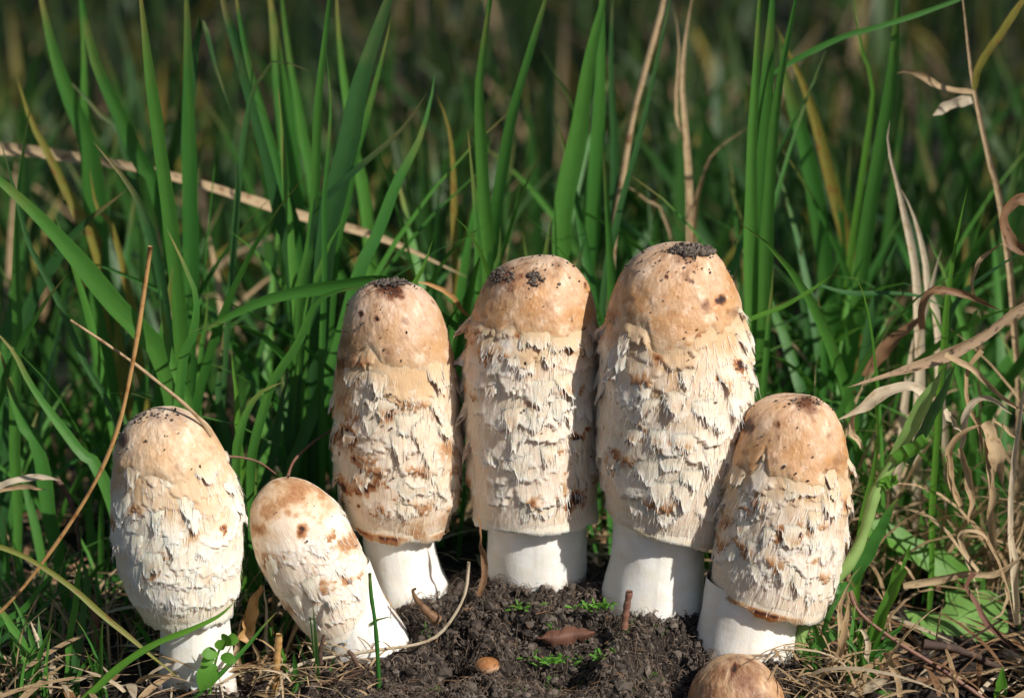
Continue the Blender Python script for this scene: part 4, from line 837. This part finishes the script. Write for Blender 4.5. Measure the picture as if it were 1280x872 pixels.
def plane_leaf(label, outline, Y, tilt, mat, cat='leaf', name='broad_leaf', bumpy=.12):
    pts = np.array(outline, float); c = pts.mean(0); rings = 9; n = 64
    cl = np.vstack([pts, pts[:1]]); d = np.concatenate([[0], np.cumsum(np.linalg.norm(np.diff(cl, axis=0), axis=1))]); q = np.linspace(0, d[-1], n, endpoint=False)
    O = np.stack([np.interp(q, d, cl[:,0]), np.interp(q, d, cl[:,1])], -1)
    V = []; uv = []
    for k in range(rings+1):
        for p in c+(O-c)*(k/rings if k else .001):
            w = at(p[0], p[1], Y+(c[1]-p[1])*tilt); w = w+FW*(-bumpy*math.cos((p[0]-c[0])*.09)*math.cos((p[1]-c[1])*.08)+.25*abs((p[1]-c[1])+.25*(p[0]-c[0]))/40)
            V.append(w); uv.append(((p[0])/36, (p[1])/36))
    V = np.array(V).reshape(rings+1, n, 3).transpose(1,0,2); uv = np.array(uv).reshape(rings+1, n, 2).transpose(1,0,2)
    o = mesh(name, V.reshape(-1,3), gridfaces(n, rings+1, True), mat, None, {'tint': np.full(n*(rings+1), .6), 'along': np.zeros(n*(rings+1))}, uv.reshape(-1,2)); return tag(o, label, cat)
BROADLEAF = leaf_mat('broad_weed_leaf', (.15,.31,.07), (.19,.36,.09), (.2,.38,.05), trans=.25, rough=.5, vein=.15)
plane_leaf('broad pale green weed leaf with a notched lobe at the lower right', [(1130,762),(1153,766),(1172,768),(1183,757),(1183,738),(1204,738),(1236,737),(1252,746),(1260,768),(1262,790),(1236,800),(1196,807),(1162,797),(1140,781)], 1.5, .035, BROADLEAF)
one('wide green leaf in dappled shade above the notched weed leaf', 'leaf', 'broad_leaf', [(1085,655),(1120,672),(1160,695),(1200,715),(1230,725)], 40, 3, 2.5, 'l', ground=False, tw=(.5,.3), fold=.2, base=.7)
plane_leaf('dark round leaf hidden in shade behind the dry curls at the right', [(1160,660),(1200,650),(1235,655),(1240,680),(1205,700),(1165,690)], 5, .04, BROADLEAF)
# dry stuff at the right: each ribbon lifts away on its own
DRY = [
 ('banded brown dead blade thrusting in from the right edge', [(1300,376),(1280,385),(1260,396),(1222,425),(1182,445),(1131,462),(1060,484)], 17, 0, 'd', dict(base=1, fold=.5)),
 ('pale cream dry leaf pointing at the right end mushroom\'s crown', [(1160,492),(1138,482),(1106,490),(1080,508),(1046,525)], 19, -1.4, 'p', dict(peak=.5)),
 ('brown folded leaf bent over above the banded dead blade', [(1152,412),(1152,385),(1160,366),(1182,363),(1215,372),(1252,388)], 12, 1, 'b', dict(base=.9)),
 ('curled brown leaf loop cut off by the right edge', [(1290,250),(1272,250),(1258,265),(1257,285),(1268,305),(1290,318)], 16, 1, 'b', dict(base=1, tip=False)),
 ('thin tan stalk curving up to the curled brown leaf loop', [(1218,370),(1217,345),(1230,320),(1262,300)], 6, 1.5, 's', {}),
 ('long tan ribbon arching right from the banded dead blade', [(1182,443),(1209,456),(1225,472),(1248,493),(1284,520)], 9, -.5, 's', dict(base=1)),
 ('thin tan strand hanging straight down under the banded dead blade', [(1226,438),(1209,466),(1211,501),(1225,545),(1230,580)], 7, -.4, 's', dict(base=1)),
 ('bent tan ribbon making a high arch at the right', [(1200,560),(1209,516),(1225,498),(1246,501),(1264,518)], 11, -.8, 'p', {}),
 ('wide looping tan ribbon left of the hanging dry sheet', [(1202,632),(1188,600),(1187,567),(1198,545),(1219,533),(1234,535)], 11, -1, 's', {}),
 ('straight tan stalk standing under the hanging dry sheet', [(1242,700),(1240,651),(1238,598),(1234,550)], 11, -1, 's', dict(base=1, tip=False)),
 ('tall thin pale stalk standing near the right edge', [(1272,780),(1265,700),(1264,609),(1272,545),(1283,450)], 9, -.6, 'p', dict(base=1)),
 ('hanging broad pale brown dry sheet at the right', [(1232,528),(1240,550),(1247,572),(1253,606)], 24, -1.2, 's', {}),
 ('drooping tan leaf tip between the looping ribbon and the sheet', [(1200,560),(1211,598),(1215,625),(1211,655)], 12, -1.4, 's', {}),
 ('small curled tan strand above the notched weed leaf', [(1222,714),(1205,690),(1201,669),(1211,663),(1228,668),(1245,694)], 7, -1.6, 's', dict(base=1)),
 ('level tan ribbon lying over the notched weed leaf', [(1128,732),(1172,725),(1209,717),(1244,717),(1286,690)], 12, -1.2, 's', dict(base=.8)),
 ('red brown curled stem turning green, crossing the notched weed leaf', [(1216,716),(1208,733),(1220,754),(1236,778),(1257,802),(1286,824)], 8, -2.2, 'r', dict(base=1)),
 ('hooked tan strand at the right of the notched weed leaf', [(1256,720),(1259,745),(1252,765),(1240,775)], 6, -1.5, 's', {}),
 ('pale split stalk at the right edge above the weed leaf', [(1271,780),(1271,720),(1265,680),(1262,630)], 9, -.8, 'p', dict(base=1)),
 ('thin tan strand crossing the right edge at mid height', [(1290,560),(1262,540),(1240,520)], 6, -.2, 's', {}),
 ('short pale chip of dry leaf by the looping ribbon', [(1180,512),(1190,525),(1201,540)], 9, -1, 'p', dict(base=1)),
 ('limp tan leaf trailing below the stout shoot\'s foot', [(1010,858),(1030,840),(1050,815),(1056,780),(1060,745)], 12, -4.6, 's', dict(base=.8)),
 ('crumpled pale leaf bowed over at the foot of the torn blade', [(1070,872),(1082,830),(1085,800),(1078,786),(1066,790)], 10, -4.4, 'p', {}),
 ('vertical tan ribbon between the stout shoot and the torn blade', [(1058,880),(1056,830),(1050,790),(1052,755),(1068,720)], 10, -4.2, 's', {}),
 ('broad folded tan leaf lying at the bottom right of the row', [(1040,880),(1075,862),(1100,852),(1112,846)], 20, -5.2, 'p', {}),
 ('short tan stub leaf at the bottom right', [(1125,872),(1118,842),(1107,815)], 11, -4.8, 's', dict(tip=False)),
 ('curled dry leaf hugging the right end mushroom', [(1080,560),(1068,545),(1066,525),(1078,506)], 9, -1.2, 's', {}),
 ('brown leaf blade slanting behind the right end mushroom', [(1080,470),(1110,430),(1140,405),(1152,395)], 20, 5, 'b', {}),
 ('tan strand sagging along the right edge low down', [(1290,640),(1275,670),(1264,705),(1250,735)], 7, -.5, 's', {}),
]
for lab, p, w, Y, m, kw in DRY:
    one(lab, 'dry leaf', 'dry_leaf', p, w, Y, Y-.2, m, **{'ground': False, 'fold': .45, 'wob': .7, 'base': .7, **kw})
for lab, p, w, Y, m in (('black twig lying under the notched weed leaf at the right', [(1150,806),(1190,812),(1230,822),(1290,845)], 13, -2.5, 'k'), ('brown twig lying at the bottom right edge', [(1100,845),(1150,850),(1200,848),(1290,862)], 14, -3, 'b'),
        ('thin black twig crossing the bottom right litter', [(1140,835),(1170,825),(1210,800),(1250,775)], 5, -2.4, 'k'), ('tan twig lying low at the bottom right', [(1150,862),(1200,845),(1260,838)], 8, -3.2, 's')):
    one_stalk(lab, 'twig', 'twig', p, w, Y, Y, m, jit=.3)
one('small bright blade tip behind the crown of the buff blotched mushroom', 'grass blade', 'grass_shoot', [(512,400),(518,360),(530,335),(539,300)], 17, 1.5, 1.5, 'l', tw=(.4,.4), base=.8)
one('thin brown stalk curving behind the buff blotched mushroom', 'dry stalk', 'dry_stalk', [(585,395),(565,372),(545,358),(520,352)], 7, 2.5, 2, 'o', ground=False)
# ------------------------------------------------------------------ leafy shade caster added off to the right, out of view
def shade_tree():
    rng = np.random.default_rng(77); c = np.array([392.0, -114.0, 385.0]); r = thing('added_tree', 'leafy shade caster on a trunk, added unseen outside the right of the frame', 'added_tree', (c[0], c[1], -3))
    bark = soil_mat('tree_bark', (.08,.06,.045), (.12,.09,.07), (.16,.13,.10))
    P = catmull([(c[0], c[1], -5), (c[0]+8, c[1]-6, 150), (c[0]-5, c[1]+8, 300), (c[0], c[1], 430)], 30)
    V, F, uv, al = tube_geo(P, 17, 12, (1.2,.25)); mesh('trunk', V, F, bark, r)
    for k in range(16):
        a = k*2.4; z0 = 220+k*12; d = np.array([math.cos(a)*rng.uniform(90,170), math.sin(a)*rng.uniform(80,140), rng.uniform(30,110)]); b = np.array([c[0], c[1], z0])
        V, F, uv, al = tube_geo(catmull([b, b+d*.5+np.array([0,0,18]), b+d], 12), 5.5, 7, (1,.2)); mesh('limb', V, F, bark, r)
    n = 0; cl = []
    while len(cl) < 150:
        q = rng.uniform(-1, 1, 3)
        if .25 < q@q < 1: cl.append(c+q*np.array([195,165,85]))
    cl = np.array(cl); n = 5000; k = rng.integers(0, len(cl), n); p = cl[k]+rng.normal(0, 1, (n,3))*np.array([17,17,11])
    a = rng.normal(size=(n,3)); a /= np.linalg.norm(a, axis=1, keepdims=True); b = np.cross(a, rng.normal(size=(n,3))); b /= np.linalg.norm(b, axis=1, keepdims=True); L = rng.uniform(4, 7, n)[:,None]
    V = np.stack([p-a*L, p-b*L*.45, p+a*L, p+b*L*.45], 1).reshape(-1,3)
    mesh('crown', V, np.arange(n*4).reshape(-1,4), MEADOW, r, {'tint': np.repeat(rng.random(n), 4), 'along': np.zeros(n*4)}, np.tile([[0,0],[0,1],[1,1],[1,0]], (n,1)))
shade_tree()
# ------------------------------------------------------------------ the meadow behind
def blades_stuff(name, X, Y, H, Wd, lean, az, mat, seed, droop=1.0, flat=False, nseg=7):
    rng = np.random.default_rng(seed); n = len(X); t = np.linspace(0, 1, nseg); Z = gh(X, Y)
    th = lean[:,None]*(.15+droop*t[None,:]**1.3)*1.4
    ds = H[:,None]/(nseg-1); hx = np.concatenate([np.zeros((n,1)), np.cumsum(np.sin(th[:,1:])*ds, 1)], 1); hz = np.concatenate([np.zeros((n,1)), np.cumsum(np.cos(th[:,1:])*ds, 1)], 1)
    if flat: hz = np.abs(hz)*rng.uniform(.02,.35,n)[:,None]+rng.uniform(0, 1.0, n)[:,None]
    if name in ('soil_debris', 'moss_bits'): Z = gz(X, Y)+.12; hz *= .6
    C = np.stack([X[:,None]+hx*np.cos(az)[:,None], Y[:,None]+hx*np.sin(az)[:,None], Z[:,None]-.1+hz], -1)
    fa = rng.uniform(0, 2*math.pi, n); fa = np.where(rng.random(n) < .6, rng.normal(0, .6, n), fa); tw = rng.normal(0, .7, n)
    ang = fa[:,None]+tw[:,None]*t; S = np.stack([np.cos(ang), np.sin(ang), np.zeros_like(ang)], -1); N = np.stack([-np.sin(ang), np.cos(ang), np.zeros_like(ang)], -1)
    pr = Wd[:,None]/2*(.6+.4*np.sin(np.clip(t*2, 0, 1)*math.pi/2))*np.clip(1-((t-.4).clip(0)/.6)**2, .02, 1)
    V = np.stack([C-S*pr[...,None], C+N*(pr*.35)[...,None], C+S*pr[...,None]], 2)
    b = (np.arange(n)[:,None,None]*nseg+np.arange(nseg-1)[None,:,None])*3+np.arange(2)[None,None,:]
    F = np.stack([b, b+1, b+4, b+3], -1).reshape(-1,4)
    uv = np.stack(np.broadcast_arrays(np.array([0,.5,1])[None,None,:]+rng.uniform(0, 30, n)[:,None,None], (t[None,:,None]*H[:,None,None])), -1)
    tint = np.repeat(rng.random(n), nseg*3); al = np.broadcast_to(t[None,:,None], (n,nseg,3)).ravel()
    return stuff(mesh(name, V.reshape(-1,3), F, mat, None, {'tint': tint, 'along': al}, uv.reshape(-1,2)))
def meadow(n, y0, y1, seed, pw=1.0):
    rng = np.random.default_rng(seed); y = y0+(y1-y0)*rng.random(n)**pw; half = 20+.22*y; x = rng.uniform(-1, 1, n)*half
    m = vnoise(np.stack([x*.16+40, y*.12+seed, 0*x], -1)); k = rng.random(n) < .25+.95*m
    return x[k], y[k], rng
x, y, g = meadow(800, 15, 70, 21); n = len(x)
blades_stuff('background_grass', x, y, g.uniform(4, 17, n)*np.clip(.5+y/40, 0, 1), g.uniform(.3,.75,n), np.abs(g.normal(.4,.3,n)), g.uniform(0, 6.28, n), MEADOW, 31)
x, y, g = meadow(3600, 45, 420, 22, 1.25); n = len(x)
blades_stuff('distant_grass', x, y, g.uniform(4, 14, n), g.uniform(.4,.9,n), np.abs(g.normal(.4,.3,n)), g.uniform(0, 6.28, n), FAR, 32)
x, y, g = meadow(700, 25, 300, 23); n = len(x)
blades_stuff('yellowing_grass', x, y, g.uniform(4, 12, n), g.uniform(.3,.7,n), np.abs(g.normal(.5,.35,n)), g.uniform(0, 6.28, n), YELLOW, 33)
x, y, g = meadow(340, 12, 140, 24, 1.0); n = len(x)
blades_stuff('dry_grass', x, y, g.uniform(4, 15, n), g.uniform(.2,.5,n), np.abs(g.normal(.8,.4,n)), g.uniform(0, 6.28, n), STRAW, 34)
x, y, g = meadow(480, 4.5, 18, 25); k = (x > -5) | (g.random(len(x)) < .55); x, y = x[k], y[k]; n = len(x)
blades_stuff('short_grass', x, y, g.uniform(2.5, 8, n), g.uniform(.15,.42,n), np.abs(g.normal(.35,.3,n)), g.uniform(0, 6.28, n), GREEN, 35)
def litter(name, mat, n, seed, xr, yr, L=(1.5,7), w=(.1,.4), excl=True):
    g = np.random.default_rng(seed); x = g.uniform(*xr, n); y = g.uniform(*yr, n)
    if excl: k = ~((np.abs(x-1.6) < 8.2) & (y < .8)) & ~((x > 13) & (x < 17.8) & (y > -.5) & (y < 3)); x, y = x[k], y[k]
    n = len(x); blades_stuff(name, x, y, g.uniform(*L, n), g.uniform(*w, n), g.uniform(.7,1.5,n), g.uniform(0, 6.28, n), mat, seed, flat=True)
litter('straw_litter', STRAW, 900, 41, (-26,26), (-7,30))
litter('brown_litter', BROWN, 900, 42, (-26,26), (-7,30))
litter('pale_litter', PALE, 300, 43, (-22,22), (-6,20))
litter('fine_straw_litter', PALE, 340, 44, (-18,18), (-6,1), (.6,3), (.04,.12))
litter('fine_straw_litter', STRAW, 70, 47, (-8.5,-4.6), (-8,-3.6), (.8,3.2), (.05,.14), False)
litter('fine_straw_litter', STRAW, 160, 48, (8.6,12), (-8,-3), (.8,3.2), (.05,.16), False)
g = np.random.default_rng(45); n = 520; x = np.concatenate([g.uniform(-19,-5.5,n//2), g.uniform(10,20,n-n//2)]); y = g.uniform(-5.5, 5, n); k = ~((np.abs(x+10.5) < 3) & (y < -2)) & ~((x > 12.6) & (x < 18.2) & (y < 2.5)); x, y = x[k], y[k]; n = len(x)
blades_stuff('low_grass', x, y, g.uniform(1, 4.2, n), g.uniform(.08,.28,n), np.abs(g.normal(.5,.35,n)), g.uniform(0, 6.28, n), GREEN, 46)
x, y, g = meadow(300, 4, 16, 61); n = len(x)
blades_stuff('tangled_grass', x, y, g.uniform(8, 20, n), g.uniform(.2,.55,n), np.abs(g.normal(.75,.35,n)), g.uniform(0, 6.28, n), GREEN, 62, nseg=10)
g = np.random.default_rng(63); n = 360; x = g.uniform(10.5, 22, n); y = g.uniform(-3.2, 9, n); k = ((x > 11.3) | (y > 2)) & ~((x > 12.4) & (x < 22) & (y < 2.8)); x, y = x[k], y[k]; n = len(x)
blades_stuff('dry_grass_tangle', x, y, g.uniform(4, 12, n), g.uniform(.07,.24,n), np.abs(g.normal(1.1,.5,n)), g.uniform(0, 6.28, n), STRAW, 64, droop=1.4, nseg=11)
g = np.random.default_rng(65); n = 200; x = g.uniform(-20, -6, n); y = g.uniform(-4.5, 3, n); k = ~((np.abs(x+10.7) < 2.6) & (y < -1.5)); x, y = x[k], y[k]; n = len(x)
blades_stuff('dry_grass_tangle', x, y, g.uniform(2, 6, n), g.uniform(.05,.16,n), np.abs(g.normal(1.2,.5,n)), g.uniform(0, 6.28, n), STRAW, 66, droop=1.4, nseg=9)
g = np.random.default_rng(67); n = 260; x = g.uniform(-6.5, 8.5, n); y = g.uniform(-8, -1.5, n)
blades_stuff('soil_debris', x, y, g.uniform(.2, .9, n), g.uniform(.02,.09,n), g.uniform(.7,1.5,n), g.uniform(0, 6.28, n), BROWN, 68, flat=True)
g = np.random.default_rng(69); n = 800; cx = g.normal(0, 1, (26,2))*np.array([3.0,1.4])+np.array([1.8,-4.2]); k = g.integers(0, 26, n); x = cx[k,0]+g.normal(0,.12,n); y = cx[k,1]+g.normal(0,.10,n)
blades_stuff('moss_bits', x, y, g.uniform(.08, .26, n), g.uniform(.03,.06,n), np.abs(g.normal(.6,.3,n)), g.uniform(0, 6.28, n), LIME, 70, nseg=4)
print('OBJECTS', len(SC.objects), 'TRIS', sum(len(o.data.polygons)*2 for o in SC.objects if o.type == 'MESH'))
